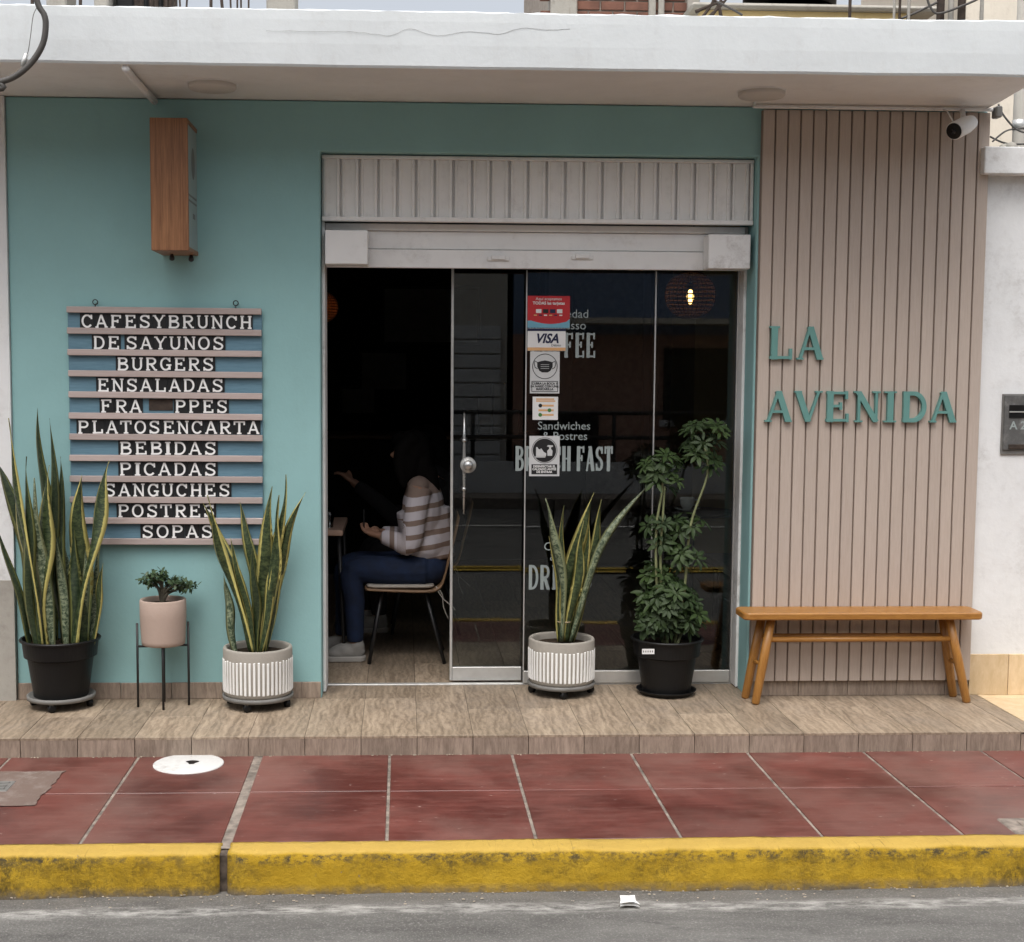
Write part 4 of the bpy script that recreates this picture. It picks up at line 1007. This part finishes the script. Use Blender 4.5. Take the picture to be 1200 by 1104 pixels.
def snake_leaf(base,ctrl,tip,W,face,twist,mat,parent,tipw=0.0):
    base,ctrl,tip=Vector(base),Vector(ctrl),Vector(tip); n=22; vs=[];us=[];vv=[]; th=.0035
    L=(tip-base).length
    for i in range(n+1):
        t=i/n; p=base*(1-t)**2+ctrl*2*t*(1-t)+tip*t*t+Vector((math.sin(t*6.0+base.x*90+tip.z*40),math.cos(t*5+tip.x*70),0))*(.018*L*math.sin(math.pi*t)); d=((ctrl-base)*(1-t)+(tip-ctrl)*t).normalized()
        a=face+twist*t+.42*math.sin(t*6+face*5)
        s0=Vector((math.cos(a),math.sin(a),0)); s=(s0-d*s0.dot(d)).normalized(); nn=d.cross(s).normalized()
        w=W*(.50+.62*math.sin(math.pi*min(t,.92)**.85*.86)*1.0)*(1 if t<.55 else max(0.02,1-((t-.55)/.45)**1.45))*.5
        wav=.06*W*math.sin(t*11+base.x*50)
        for q,u in ((-1,0),(-.5,.25),(0,.5),(.5,.75),(1,1)):
            vs.append(p+s*(w*q)+nn*(abs(q)**1.6*w*.38+wav*q)+nn*th*.5*(1-abs(q)*.8)*0); us.append(u); vv.append(t*L*1.0)
        for q,u in ((.5,.75),(0,.5),(-.5,.25)):
            vs.append(p+s*(w*q)+nn*(abs(q)**1.6*w*.38+wav*q-th*(1-t*.6))); us.append(u); vv.append(t*L)
    fs=[]
    for i in range(n):
        for k in range(8): q=(k+1)%8; fs.append((i*8+k,i*8+q,(i+1)*8+q,(i+1)*8+k))
    fs.append(list(range(8))); fs.append([n*8+k for k in range(8)][::-1])
    mb=MB(); mb.add(vs,fs,True); mb.at={'leaf_u':us,'leaf_v':vv}
    return fixn(mb.build('leaf',mat,parent))

# left: tall snake plant in a black pot on a dolly
x1_,y1_=-1.668,-.135
dolly('plant_dolly','grey wheeled dolly under the big black pot at left',x1_,y1_,.162,M['grey_plastic'],.030,ang=-95)
t=thing('snake_plant','tall crowded snake plant in the black pot beside the left edge','potted plant',(x1_,y1_,.055))
black_pot(t,x1_,y1_,.056,.192,.130,.285)
PL=[(10,490,24,600,48,12,0),(44,478,50,600,60,12,2),(58,490,64,640,80,11,2),(128,540,110,590,84,19,0),(96,556,88,640,99,20,0),(-4,535,30,600,42,14,2),(58,545,40,650,52,20,0),(-6,610,22,690,37,7,2),(118,632,108,690,104,11,1),(121,660,114,700,107,8,0),(76,640,84,700,93,12,1),(31,535,26,640,44,12,2),(71,535,70,640,76,12,2),(17,565,34,650,56,15,0),(40,560,45,660,62,13,1),(64,600,70,680,72,14,2),(52,600,60,690,66,13,0),(86,610,90,690,86,12,2),(100,640,100,700,95,9,1),(22,600,32,690,50,13,2),(66,630,74,690,78,11,1)]
for i,(tu,tv,cu,cv,bu,w,mt_) in enumerate(PL):
    yy=y1_+((i*37)%11-5)*.017; yt=yy+((i*53)%7-3)*.02
    snake_leaf(at(bu,765,yy),at(cu,cv,(yy+yt)/2),at(tu,tv,yt),w/236*1.12,R_(((i*47)%70)-35),R_(((i*31)%80)-40),M[('snake','snake_pale','snake_dark')[mt_]],t)

# small tree-like succulent in a pink pot on a wire stand
x2,y2=-1.166,-.15
st=thing('plant_stand','thin black wire stand holding the small pink pot','plant stand',(x2,y2,0))
feet=[(-1.289,-.170),(-1.156,-.232),(-1.048,-.133),(-1.180,-.065)]
for fx,fy in feet:
    MB().tube([(fx,fy,.0),(fx,fy,.415)],.006,8).build('rod',M['black_metal'],st)
for i in (0,1):
    a,b=feet[i],feet[i+2]; MB().tube([(a[0],a[1],.300-.0125*i),(b[0],b[1],.300-.0125*i)],.006,8).build('cross_bar',M['black_metal'],st)
t=thing('jade_bonsai','small tree shaped succulent in a pink clay pot on the wire stand','potted plant',(x2,y2,.306))
r2=.112
MB().lathe([(r2*.4,.307),(r2-.016,.307),(r2-.008,.312),(r2-.006,.33),(r2,.45),(r2,.526),(r2-.003,.531),(r2-.010,.531),(r2-.013,.52),(r2-.016,.49)],(x2,y2,0),48,True,False).build('pot',M['pink_pot'],t)
MB().lathe([(r2-.014,.505),(0,.512)],(x2,y2,0),24,True,False).build('soil',M['soil'],t)
tk=MB(); tips=[]
base=at(190,703,y2); base.z=.505
br=[((190,690),(184,680),(176,676)),((192,692),(200,684),(206,680)),((190,690),(190,680),(188,672)),((194,694),(206,686),(216,684)),((196,696),(210,690),(223,688)),((186,690),(178,684),(172,682))]
for i,pts in enumerate(br):
    q=[base]+[at(u,v,y2+((i*5)%7-3)*.012*(k)) for k,(u,v) in enumerate(pts)]
    tk.tube(smooth_pts(q,4),[.011-.0006*j for j in range(len(smooth_pts(q,4)))],6); tips+=[q[-1],q[-2].lerp(q[-1],.5),q[-2]]
tk.build('trunk',M['bark'],t)
def oval_leaf(mb,p,d,up,l,w,curl=.2,nseg=4):
    d=d.normalized(); s=d.cross(up).normalized(); n=s.cross(d).normalized(); vs=[];fs=[]
    for i in range(nseg+1):
        tt=i/nseg; ww=w*math.sin(math.pi*min(.97,tt*.92+.06))**.7
        c=p+d*(l*tt)-n*(curl*l*tt*tt)
        vs+=[c-s*ww*.5+n*w*.12,c,c+s*ww*.5+n*w*.12]
    for i in range(nseg): fs+= [(3*i,3*i+1,3*i+4,3*i+3),(3*i+1,3*i+2,3*i+5,3*i+4)]
    mb.add(vs,fs,True)
fo=MB()
def rv(): 
    while True:
        v=Vector((random.uniform(-1,1),random.uniform(-1,1),random.uniform(-1,1)))
        if .05<v.length<1: return v
for p in tips:
    for k in range(24):
        q=p+Vector((rv().x*.04,rv().y*.03,rv().z*.017)); d=rv()+Vector((0,0,.3)); oval_leaf(fo,q,d,Vector((.1,-.2,1)),random.uniform(.020,.03),random.uniform(.012,.017),.15,3)
tag(fo.build('foliage',M['jade'],t),kind='stuff')

# middle-left: snake plant in a ribbed pot
x3,y3=-.708,-.145
dolly('plant_dolly','grey wheeled dolly under ribbed pot below the menu board',x3,y3,.172,M['grey_plastic'],.030,ang=-105)
t=thing('snake_plant','yellow edged snake plant in white ribbed pot below the menu board','potted plant',(x3,y3,.055))
strip_pot(t,x3,y3,.056,.169,.240)
for i,(tu,tv,cu,cv,bu,w,mt_) in enumerate([(243,580,262,660,294,15,0),(238,590,276,650,299,13,0),(358,577,322,650,309,13,0),(335,556,330,640,304,12,0),(319,570,304,660,302,17,0),(281,588,302,650,299,13,0),(262,672,268,720,277,10,1),(327,580,322,650,308,12,0),(310,610,306,670,303,12,2),(296,640,298,700,300,10,2),(346,606,326,680,310,10,0),(270,630,286,690,298,9,0)]):
    yy=y3+((i*37)%11-5)*.010; yt=yy+((i*53)%7-3)*.018
    snake_leaf(at(bu,768,yy),at(cu,cv,(yy+yt)/2),at(tu,tv,yt),w/237*1.0,R_(((i*47)%60)-30),R_(((i*31)%70)-35),M[('snake','snake_pale','snake_dark')[mt_]],t)

# before the glass: second ribbed pot
x4,y4=.818,.085
dolly('plant_dolly','grey wheeled dolly under the ribbed pot before the glass',x4,y4,.172,M['grey_plastic'],.030,ang=-92)
t=thing('snake_plant','tied snake plant in white ribbed pot standing before the glass','potted plant',(x4,y4,.055))
strip_pot(t,x4,y4,.056,.169,.232)
for i,(tu,tv,cu,cv,bu,w,mt_) in enumerate([(639,584,660,640,657,12,1),(696,577,668,640,661,16,0),(705,585,696,650,667,12,0),(764,565,700,620,668,9,1),(661,592,656,660,658,8,0),(643,628,660,680,655,10,0),(684,610,676,680,664,13,0),(690,612,690,680,670,12,0),(676,640,668,690,662,14,1)]):
    yy=y4+((i*37)%11-5)*.006; yt=yy+((i*53)%7-3)*.012-.01
    snake_leaf(at(bu,752,yy),at(cu,cv,(yy+yt)/2),at(tu,tv,yt),w/232*1.0,R_(((i*47)%60)-30),R_(((i*31)%70)-35),M[('snake','snake_pale','snake_dark')[mt_]],t)
p=at(661,728,y4); MB().lathe([(.037,-.003),(.039,0),(.037,.003)],(p.x,y4,p.z),24,True,False).build('twine',M['twine'],t)

# schefflera in a black pot on a saucer
x5,y5=1.358,.06
s5=thing('plant_saucer','black plastic saucer under the leafy pot plant by the doors','saucer',(x5,y5,0))
MB().lathe([(.06,.001),(.125,.001),(.132,.004),(.150,.022),(.154,.026),(.150,.027),(.138,.014),(.12,.008),(0,.008)],(x5,y5,0),40,True,False).build('dish',M['black_plastic'],s5)
t=thing('umbrella_plant','leafy umbrella plant in black pot before the right glass panel','potted plant',(x5,y5,.0085))
black_pot(t,x5,y5,.009,.186,.122,.285)
lb=MB(); a0=at(754,764,y5-.17); 
lo=MB().box(a0.x-.006,a0.x+.056,y5-.166,y5-.163,a0.z-.012,a0.z+.014).build('label',M['paper'],t)
for k in range(5): MB().box(a0.x+.000+.011*k,a0.x+.004+.011*k,y5-.1668,y5-.1662,a0.z-.003,a0.z+.006).build('print',M['sticker_black'],lo)
stems=[[(778,742),(770,690),(769,620),(776,575),(775,556)],[(790,742),(802,690),(806,640),(812,605),(829,556),(826,525)],[(783,742),(776,700),(774,650),(777,600),(779,570)],[(786,742),(800,700),(804,660)],[(780,745),(768,715),(760,690)],[(792,744),(808,716),(812,700)]]
sm=MB()
for i,pts in enumerate(stems):
    q=[at(u,v,y5+(-.06+.02*i)*(k>0)+(-.02*(i%3))) for k,(u,v) in enumerate(pts)]; q[0].z=.24
    q=smooth_pts(q,4); sm.tube(q,[.008-.003*j/len(q) for j in range(len(q))],7)
sm.build('stem',M['stem'],t)
def whorl(nl,l,w,droop):
    mb=MB()
    for k in range(nl):
        a=2*math.pi*k/nl+random.uniform(-.15,.15); L=l*random.uniform(.8,1.1)
        d=Vector((math.cos(a),math.sin(a),.25)); p=Vector((math.cos(a)*.006,math.sin(a)*.006,0))
        oval_leaf(mb,p+d*l*.22,d,Vector((0,0,1)),L,w*random.uniform(.85,1.1),droop,5)
        mb.tube([p*0,p+d*l*.24],.0012,4)
    me=mb.mesh('leaf'); me.materials.append(M['schef']); return me
WH=[whorl(n_,.050,.021,dr) for n_,dr in ((8,.25),(7,.4),(9,.15),(8,.5),(7,.3))]
cl5=[(826,512,28,24,26),(822,536,24,16,10),(772,545,24,20,18),(778,563,22,10,6),(772,612,18,9,6),(806,616,20,15,10),(804,650,22,16,10),(768,668,14,12,6),(783,702,34,32,44),(800,724,30,18,22),(768,722,24,22,18),(812,712,14,14,7),(760,690,10,24,8),(776,632,16,10,4)]
for (cu,cv,ru,rv_,cnt) in cl5:
    c0=at(cu,cv,y5-.02); k=1/232
    for i in range(cnt):
        v=rv(); v=v.normalized()*(.5+.5*random.random())
        p=c0+Vector((v.x*ru*k*.9,v.y*ru*k*1.0,v.z*rv_*k*.9))
        if p.y>.235: p.y=.235-random.random()*.02
        up=Vector((v.x*.8,v.y*.8-.45,v.z*.6+.75)).normalized()
        q=up.to_track_quat('Z','Y').to_euler(); q.rotate_axis('Z',random.uniform(0,6.28))
        inst('leaf',random.choice(WH),t,p,q,[random.uniform(.75,1.15)]*3)

# ---------------------------------------------------------------- inside the café
tb=thing('cafe_table','pale topped table with black splayed legs inside the doorway','table',(-.82,1.2,0))
MB().box(-1.35,-.335,.87,1.55,.715,.748,.004).build('table_top',M['table_top'],tb)
for a,b in (((-.36,.93,.715),(-.325,.862,0)),((-.36,1.49,.715),(-.325,1.55,0)),((-1.32,.93,.715),(-1.36,.87,0)),((-1.32,1.49,.715),(-1.36,1.55,0))):
    MB().tube([a,b],[.013,.010],10).build('leg',M['black_metal'],tb)
def chair(dx,dy,label):
    t=thing('cafe_chair',label,'chair',(.05+dx,.97+dy,0),'chairs at the table')
    pr=[(-.205,.435),(-.19,.428),(0,.420),(.14,.418),(.195,.430),(.228,.47),(.262,.60),(.30,.75),(.318,.84)]
    vs=[];fs=[]
    P=smooth_pts([(x+dx,0,z) for x,z in pr],3)
    for y in (-.20,.20):
        for p in P: vs.append((p.x,.97+dy+y,p.z))
    m=len(P)
    for p in P: vs.append((p.x+.004,.97+dy-.20,p.z-.011))
    for p in P: vs.append((p.x+.004,.97+dy+.20,p.z-.011))
    for i in range(m-1):
        fs+=[(i,i+1,m+i+1,m+i),(2*m+i,3*m+i,3*m+i+1,2*m+i+1),(i,2*m+i,2*m+i+1,i+1),(m+i,m+i+1,3*m+i+1,3*m+i)]
    fs+=[(0,m,3*m,2*m),(m-1,3*m-1,4*m-1,2*m-1)]
    mb=MB(); mb.add(vs,fs,True); fixn(mb.build('shell',M['ply'],t))
    cu=rbox(-.20+dx,.18+dx,.97+dy-.19,.97+dy+.19,.431,.448,.05,4,.006); cu.build('cushion',M['cushion'],t)
    for sx,sy in ((-.15,-1),(.17,-1),(-.15,1),(.17,1)):
        MB().tube([(sx*.75+dx,.97+dy+sy*.13,.410),(sx+(.07 if sx>0 else -.035)+dx,.97+dy+sy*.19,0)],.0105,8).build('leg',M['black_metal'],t)
    for k in (0,1):
        MB().tube(smooth_pts([(.19+dx,.97+dy-.185,.44),(.225+dx,.965+dy-.195,.40-.02*k),(.232+dx+.05*k,.96+dy-.20,.33),(.26+dx+.04*k,.96+dy-.20,.26+.05*k)],4),.006,5,True,.4).build('tie',M['cushion'],t)
    return t
chair(0,0,'bent plywood chair with tied cream cushion under the striped sitter')
chair(.12,.85,'bent plywood chair under the sitter in dark clothes')
def person(label,dx,dy,hand_l,hand_r,elbow_l,elbow_r,top,phone):
    O=Vector((dx,dy,0)); V=lambda x,y,z:Vector((x,y,z))+O
    def remesh(o,vx):
        r=o.modifiers.new('r','REMESH'); r.mode='VOXEL'; r.voxel_size=vx; r.use_smooth_shade=True
        s=o.modifiers.new('s','SMOOTH'); s.iterations=5; s.factor=.5
    pel=V(.15,.97,.53); che=V(.12,.97,.86); nek=V(.075,.97,1.07); hd=V(.045,.97,1.185)
    b=MB()
    def limb(pts,rs,flat=1.0): b.tube(smooth_pts(pts,4),sum([[rs[i]+(rs[i+1]-rs[i])*k/4 for k in range(4)] for i in range(len(rs)-1)],[])+[rs[-1]],12,True,flat)
    b.ball(pel,.1,14,8,(.105,.15,.10)); b.ball(che,.1,14,8,(.095,.145,.17)); limb([pel,V(.15,.97,.68),che],[.11,.105,.11]); limb([che+Vector((0,0,.12)),nek,hd],[.05,.047,.05])
    b.ball(hd,.1,16,12,(.092,.072,.112)); b.ball(hd+Vector((-.035,0,-.055)),.05,12,8,(.05,.048,.05))            # skull, jaw
    b.ball(hd+Vector((-.098,0,-.018)),.015,8,6,(.018,.013,.02))                                                      # nose
    for s in (-1,1): b.ball(hd+Vector((.01,.074*s,-.01)),.02,8,6,(.018,.008,.028))                                   # ears
    J={}
    for s,hn,el in ((-1,hand_l,elbow_l),(1,hand_r,elbow_r)):
        sh=V(.10,.97+.155*s,1.0); e=Vector(el)+O; h=Vector(hn)+O; J[s]=(sh,e,h)
        limb([sh,sh.lerp(e,.5),e,e.lerp(h,.5),h],[.05,.046,.038,.034,.026])
        d=(h-e).normalized(); sd_=d.cross(Vector((0,0,1))).normalized(); up=sd_.cross(d)
        limb([h,h+d*.04,h+d*.075],[.026,.034,.030],.6)
        for k,(o_,l) in enumerate(((-.027,.062),(-.009,.072),(.009,.068),(.026,.052))):
            p=h+d*.07+sd_*o_; cu=up*(-.02) if not phone else up*.028
            limb([p,p+d*l*.5+cu*.4,p+d*l*.85+cu*1.6],[.0095,.0088,.0072])
        p=h+d*.02-sd_*.02*s; limb([p,p+d*.03+up*.022-sd_*.018*s,p+d*.058+up*.03-sd_*.012*s],[.012,.010,.008])
    LG={}
    for s in (-1,1):
        hip=V(.13,.97+.085*s,.515); kn=V(-.295-.02*s,.97+.10*s,.515); an=V(-.305-.04*s,.97+.10*s,.085); LG[s]=(hip,kn,an)
        limb([hip,hip.lerp(kn,.5),kn,kn.lerp(an,.4),an],[.082,.072,.055,.05,.036])
        limb([an,an+Vector((-.05,0,-.045)),an+Vector((-.13,0,-.055))],[.036,.035,.025])
    body=b.build('person',M['skin'],None,(.15+dx,.97+dy,0)); remesh(body,.0075); tag(body,label,'person',None)
    # clothes
    b=MB()
    b.ball(che,.1,16,10,(.122,.172,.20)); b.ball(V(.135,.97,.66),.1,16,10,(.125,.165,.12)); limb([V(.145,.97,.575),V(.14,.97,.68),che],[.125,.125,.125],1.25); b.ball(V(.095,.97,1.0),.1,14,8,(.075,.175,.06))
    for s in (-1,1):
        sh,e,h=J[s]; limb([sh+Vector((.0,-.02*s,-.01)),sh.lerp(e,.5),e,e.lerp(h,.5),e.lerp(h,.92)],[.070,.066,.060,.052,.040])
    sw_=b.build('sweater',M[top],body); remesh(sw_,.009)
    b=MB(); b.ball(V(.155,.97,.52),.1,14,8,(.125,.175,.105))
    for s in (-1,1):
        hip,kn,an=LG[s]; limb([hip,hip.lerp(kn,.5),kn,kn.lerp(an,.4),an.lerp(kn,.06)],[.098,.088,.070,.062,.047])
    jn=b.build('jeans',M['denim' if top=='sweater' else 'dark_cloth'],body); remesh(jn,.009)
    for s in (-1,1):
        an=LG[s][2]; z=0
        b=MB(); b.ball(an+Vector((-.045,0,-.03)),.1,14,8,(.105,.042,.05)); b.ball(an+Vector((-.10,0,-.042)),.1,12,8,(.07,.044,.036)); b.ball(an+Vector((.005,0,.0)),.1,12,8,(.048,.042,.06))
        shoe=b.build('shoe',M['sneaker'],body); remesh(shoe,.007)
        sl_=rbox(an.x-.175,an.x+.06,an.y-.046,an.y+.046,.002,.032,.045,5,.004); sl_.build('sole',M['sole'],shoe)
    b=MB(); b.ball(hd+Vector((.015,0,.018)),.1,16,12,(.102,.088,.112)); b.ball(hd+Vector((.085,0,-.10)),.1,14,10,(.05,.085,.15)); limb([hd+Vector((.09,-.03,-.1)),hd+Vector((.12,-.05,-.22)),hd+Vector((.125,-.05,-.36))],[.05,.04,.012],1.3)
    limb([hd+Vector((.02,-.05,.09)),hd+Vector((-.045,-.075,.02)),hd+Vector((-.055,-.08,-.09)),hd+Vector((-.03,-.085,-.20))],[.05,.045,.04,.015])
    limb([hd+Vector((.02,.05,.09)),hd+Vector((-.05,.06,.02)),hd+Vector((-.06,.065,-.09))],[.05,.045,.02])
    b.ball(hd+Vector((-.015,-.055,-.07)),.05,12,8,(.07,.05,.10)); b.ball(hd+Vector((.03,0,-.09)),.05,12,8,(.07,.085,.10)); b.ball(hd+Vector((-.055,0,.07)),.05,12,8,(.055,.07,.05))
    hr=b.build('hair',M['hair'],body); remesh(hr,.01)
    for s in (-1,1): MB().ball(hd+Vector((-.085,.03*s,.0)),.009,8,6).build('eye',M['phone'],body)
    MB().ball(hd+Vector((-.088,0,-.062)),.01,8,6,(.006,.022,.006)).build('lips',M['rust'],body)
    return body
person('seated person in striped jumper and jeans, using a phone',0,0,(-.125,.885,.715),(-.125,1.03,.715),(.045,.795,.675),(.045,1.145,.675),'sweater',True)
person('person in dark clothes seated behind, with raised hand',.12,.85,(-.43,.90,.95),(-.20,1.03,.77),(-.10,.80,.70),(.0,1.14,.68),'dark_cloth',False)
ph=thing('phone','dark phone held in both hands of the striped sitter','phone',(-.215,.957,.73))
a=MB(); a.box(-.222,-.213,.918,.996,.72,.86,.003); a.build('case',M['phone'],ph)
gl=thing('drinking_glass','clear glass standing on the table inside the doorway','glass',(-.42,1.0,.749))
MB().lathe([(.0,.750),(.026,.750),(.033,.86),(.031,.86),(.024,.756),(0,.756)],(-.42,1.0,0),20,True,False).build('tumbler',M['glass'],gl)

def pendant(u,v,y,r,bulb,label):
    p=at(u,v,y); t=thing('pendant_lamp',label,'lamp',(p.x,y,p.z),'woven pendant lamps')
    mb=MB(); n=30
    for k in range(n):
        a=2*math.pi*k/n
        mb.tube([p+Vector((math.cos(a)*r*math.sin(b),math.sin(a)*r*math.sin(b),r*math.cos(b)*.95)) for b in [R_(12+13*i) for i in range(13)]],.0035,4)
    for j in range(15):
        b=R_(16+10.5*j)
        mb.tube([p+Vector((math.cos(a)*r*math.sin(b)*1.01,math.sin(a)*r*math.sin(b)*1.01,r*math.cos(b)*.96)) for a in [2*math.pi*k/24 for k in range(25)]],.004,4)
    mb.build('woven_shade',M['wicker'],t)
    MB().tube([p+Vector((0,0,.03)),(p.x,y,ZC-.05)],.005,6).build('cord',M['black_metal'],t)
    MB().ball(p+Vector((0,0,-.01)),.03,12,10,(.022,.022,.045)).build('bulb',bulb,t)
    MB().tube([p+Vector((0,0,.035)),p+Vector((0,0,.075))],.018,10).build('socket',M['black_metal'],t)
pendant(809,346,1.6,.155,M['bulb'],'lit woven pendant lamp behind the right glass panel')
pendant(377,360,1.7,.10,M['bulb_red'],'reddish woven pendant lamp at the left side of doorway')
# window-side table with a cup, white bench table, counter and pictures
t=thing('side_table','dark round side table behind the right glass panel','table',(1.72,1.25,0))
MB().lathe([(.0,.80),(.26,.80),(.265,.81),(.265,.822),(.0,.826)],(1.72,1.25,0),32,True,False).build('table_top',M['int_dark'],t)
MB().lathe([(.2,0.0),(.2,.012),(.03,.03),(.025,.4),(.03,.80)],(1.72,1.25,0),20,True,True).build('pedestal',M['black_metal'],t)
t=thing('coffee_cup','white cup on a saucer behind the right glass panel','cup',(1.69,1.2,.827))
MB().lathe([(.02,.828),(.05,.830),(.075,.840),(.074,.843),(.04,.836),(0,.836)],(1.69,1.2,0),28,True,False).build('saucer',M['white_ceramic'],t)
MB().lathe([(.0,.838),(.025,.838),(.040,.862),(.046,.905),(.043,.905),(.036,.864),(0,.845)],(1.69,1.2,0),28,True,False).build('cup',M['white_ceramic'],t)
MB().tube(smooth_pts([(1.733,1.2,.892),(1.762,1.2,.885),(1.757,1.2,.862),(1.727,1.2,.860)],4),.005,6).build('handle',M['white_ceramic'],t)
t=thing('low_table','white topped low table inside at the right edge of glass','table',(2.3,1.1,0))
MB().box(1.88,2.9,.75,1.6,.47,.52,.01).build('table_top',M['cushion'],t)
for x,y in ((1.95,.82),(1.95,1.53),(2.83,.82),(2.83,1.53)): MB().tube([(x,y,.47),(x,y,0)],.02,8).build('leg',M['int_dark'],t)
t=thing('counter','dark serving counter deep inside the cafe','counter',(.3,5.2,0))
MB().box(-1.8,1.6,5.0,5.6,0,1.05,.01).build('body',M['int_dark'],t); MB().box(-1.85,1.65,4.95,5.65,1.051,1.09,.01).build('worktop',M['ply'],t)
for k,(u,v,w_,h_) in enumerate(((450,435,.26,.22),(420,470,.2,.16),(505,370,.5,.3))):
    p=at(u,v,6.88); t=thing('picture_frame',('framed dark menu on the back wall of the cafe','small dark picture on the cafe back wall','wide dark picture high on the cafe back wall')[k],'picture',(p.x,6.88,p.z))
    MB().box(p.x-w_,p.x+w_,6.86,6.899,p.z-h_,p.z+h_,.01).build('frame',M['int_dark'],t); MB().box(p.x-w_+.04,p.x+w_-.04,6.85,6.8595,p.z-h_+.04,p.z+h_-.04).build('print',M['grey_plastic'],t)
t=thing('paper_roll_shelf','pale paper packets stacked on the inside counter','packets',(.35,5.2,1.09))
for k in range(4): MB().box(.55+.12*k,.66+.12*k,5.1,5.3,1.091,1.30+.12*((k*7)%3),.01).build('packet',M['cushion'],t)

# ---------------------------------------------------------------- the other side of the street (seen mirrored in the glass)
fp=tag(MB().box(-40,40,-13.6,-11.0,-.3,-.09).build('far_pavement',M['cement']),kind='structure')
M['blue_wall']=paint('blue_wall',(.20,.27,.40,1),(.3,.3,.32,1),.3,True,.8)
M['orange_wall']=paint('orange_wall',(.50,.29,.22,1),(.3,.2,.17,1),.3,True,.8)
M['tan_wall']=paint('tan_wall',(.66,.62,.55,1),(.35,.3,.27,1),.3,True,.8)
def house(x0,x1,h,m1,m2,zs,label,wins):
    t=thing('street_house',label,'building',((x0+x1)/2,-14,0)); yf=-13.5
    MB().box(x0,x1,yf-5,yf,-.09,zs).build('lower_wall',m1,t); MB().box(x0,x1,yf-5,yf-.02,zs+.001,h).build('upper_wall',m2,t)
    MB().box(x0-.1,x1+.1,yf-5,yf+.15,h+.001,h+.2).build('roof_slab',M['concrete'],t)
    for a,b,c,d in wins:
        w=MB().box(a,b,yf,yf+.06,c,d).build('window',M['black_plastic'],t); MB().box(a-.06,b+.06,yf,yf+.1,c-.1,c-.001).build('sill',M['white2'],w)
    return t
house(-16,-5,6.5,M['tan_wall'],M['tan_wall'],3,'tan house across the street',[(-14,-12.5,1,2.3),(-10,-8.8,-.05,2.1),(-8,-6.5,1,2.3)])
house(-4.9,1.6,6.8,M['tan_wall'],M['concrete'],3.2,'grey upper house across the street',[(-3.5,-2.3,-.05,2.1),(-1.5,-.2,1,2.4)])
house(1.7,6.5,7.0,M['orange_wall'],M['blue_wall'],2.2,'orange and blue shop across the street',[(2.1,3.0,-.05,1.0),(4.0,5.6,.9,2.0)])
house(6.6,18,6.2,M['concrete'],M['cream_wall'],3,'cream upper house across the street',[(8,9.4,1,2.3),(11,12,-.05,2.1),(14,15.5,1,2.3)])

t=thing('street_railing','black railing with white kerb wall across the street','railing',(3,-11.9,-.09))
MB().box(-1,7,-12.0,-11.85,-.09,.35).build('kerb_wall',M['white2'],t)
for z in (.7,1.05): MB().tube([(-1,-11.92,z),(7,-11.92,z)],.03,8).build('rail',M['black_metal'],t)
for k in range(9): MB().tube([(-1+k,-11.92,.35),(-1+k,-11.92,1.05)],.03,8).build('post',M['black_metal'],t)
t=thing('street_awning','pale awning over the shop across the street','awning',(4,-13,2.3))
MB().prism([(1.9,2.34),(6.3,2.34),(6.3,2.42),(1.9,2.42)],-13.49,-12.6).build('canopy',M['cream_wall'],t)
t=thing('street_roller_door','pale roller door of the grey house across the street','roller door',(.6,-13.4,0))
for k in range(11): MB().box(.2,1.5,-13.495,-13.44,-.08+.22*k,.12+.22*k,.01).build('slat',M['cover'],t)
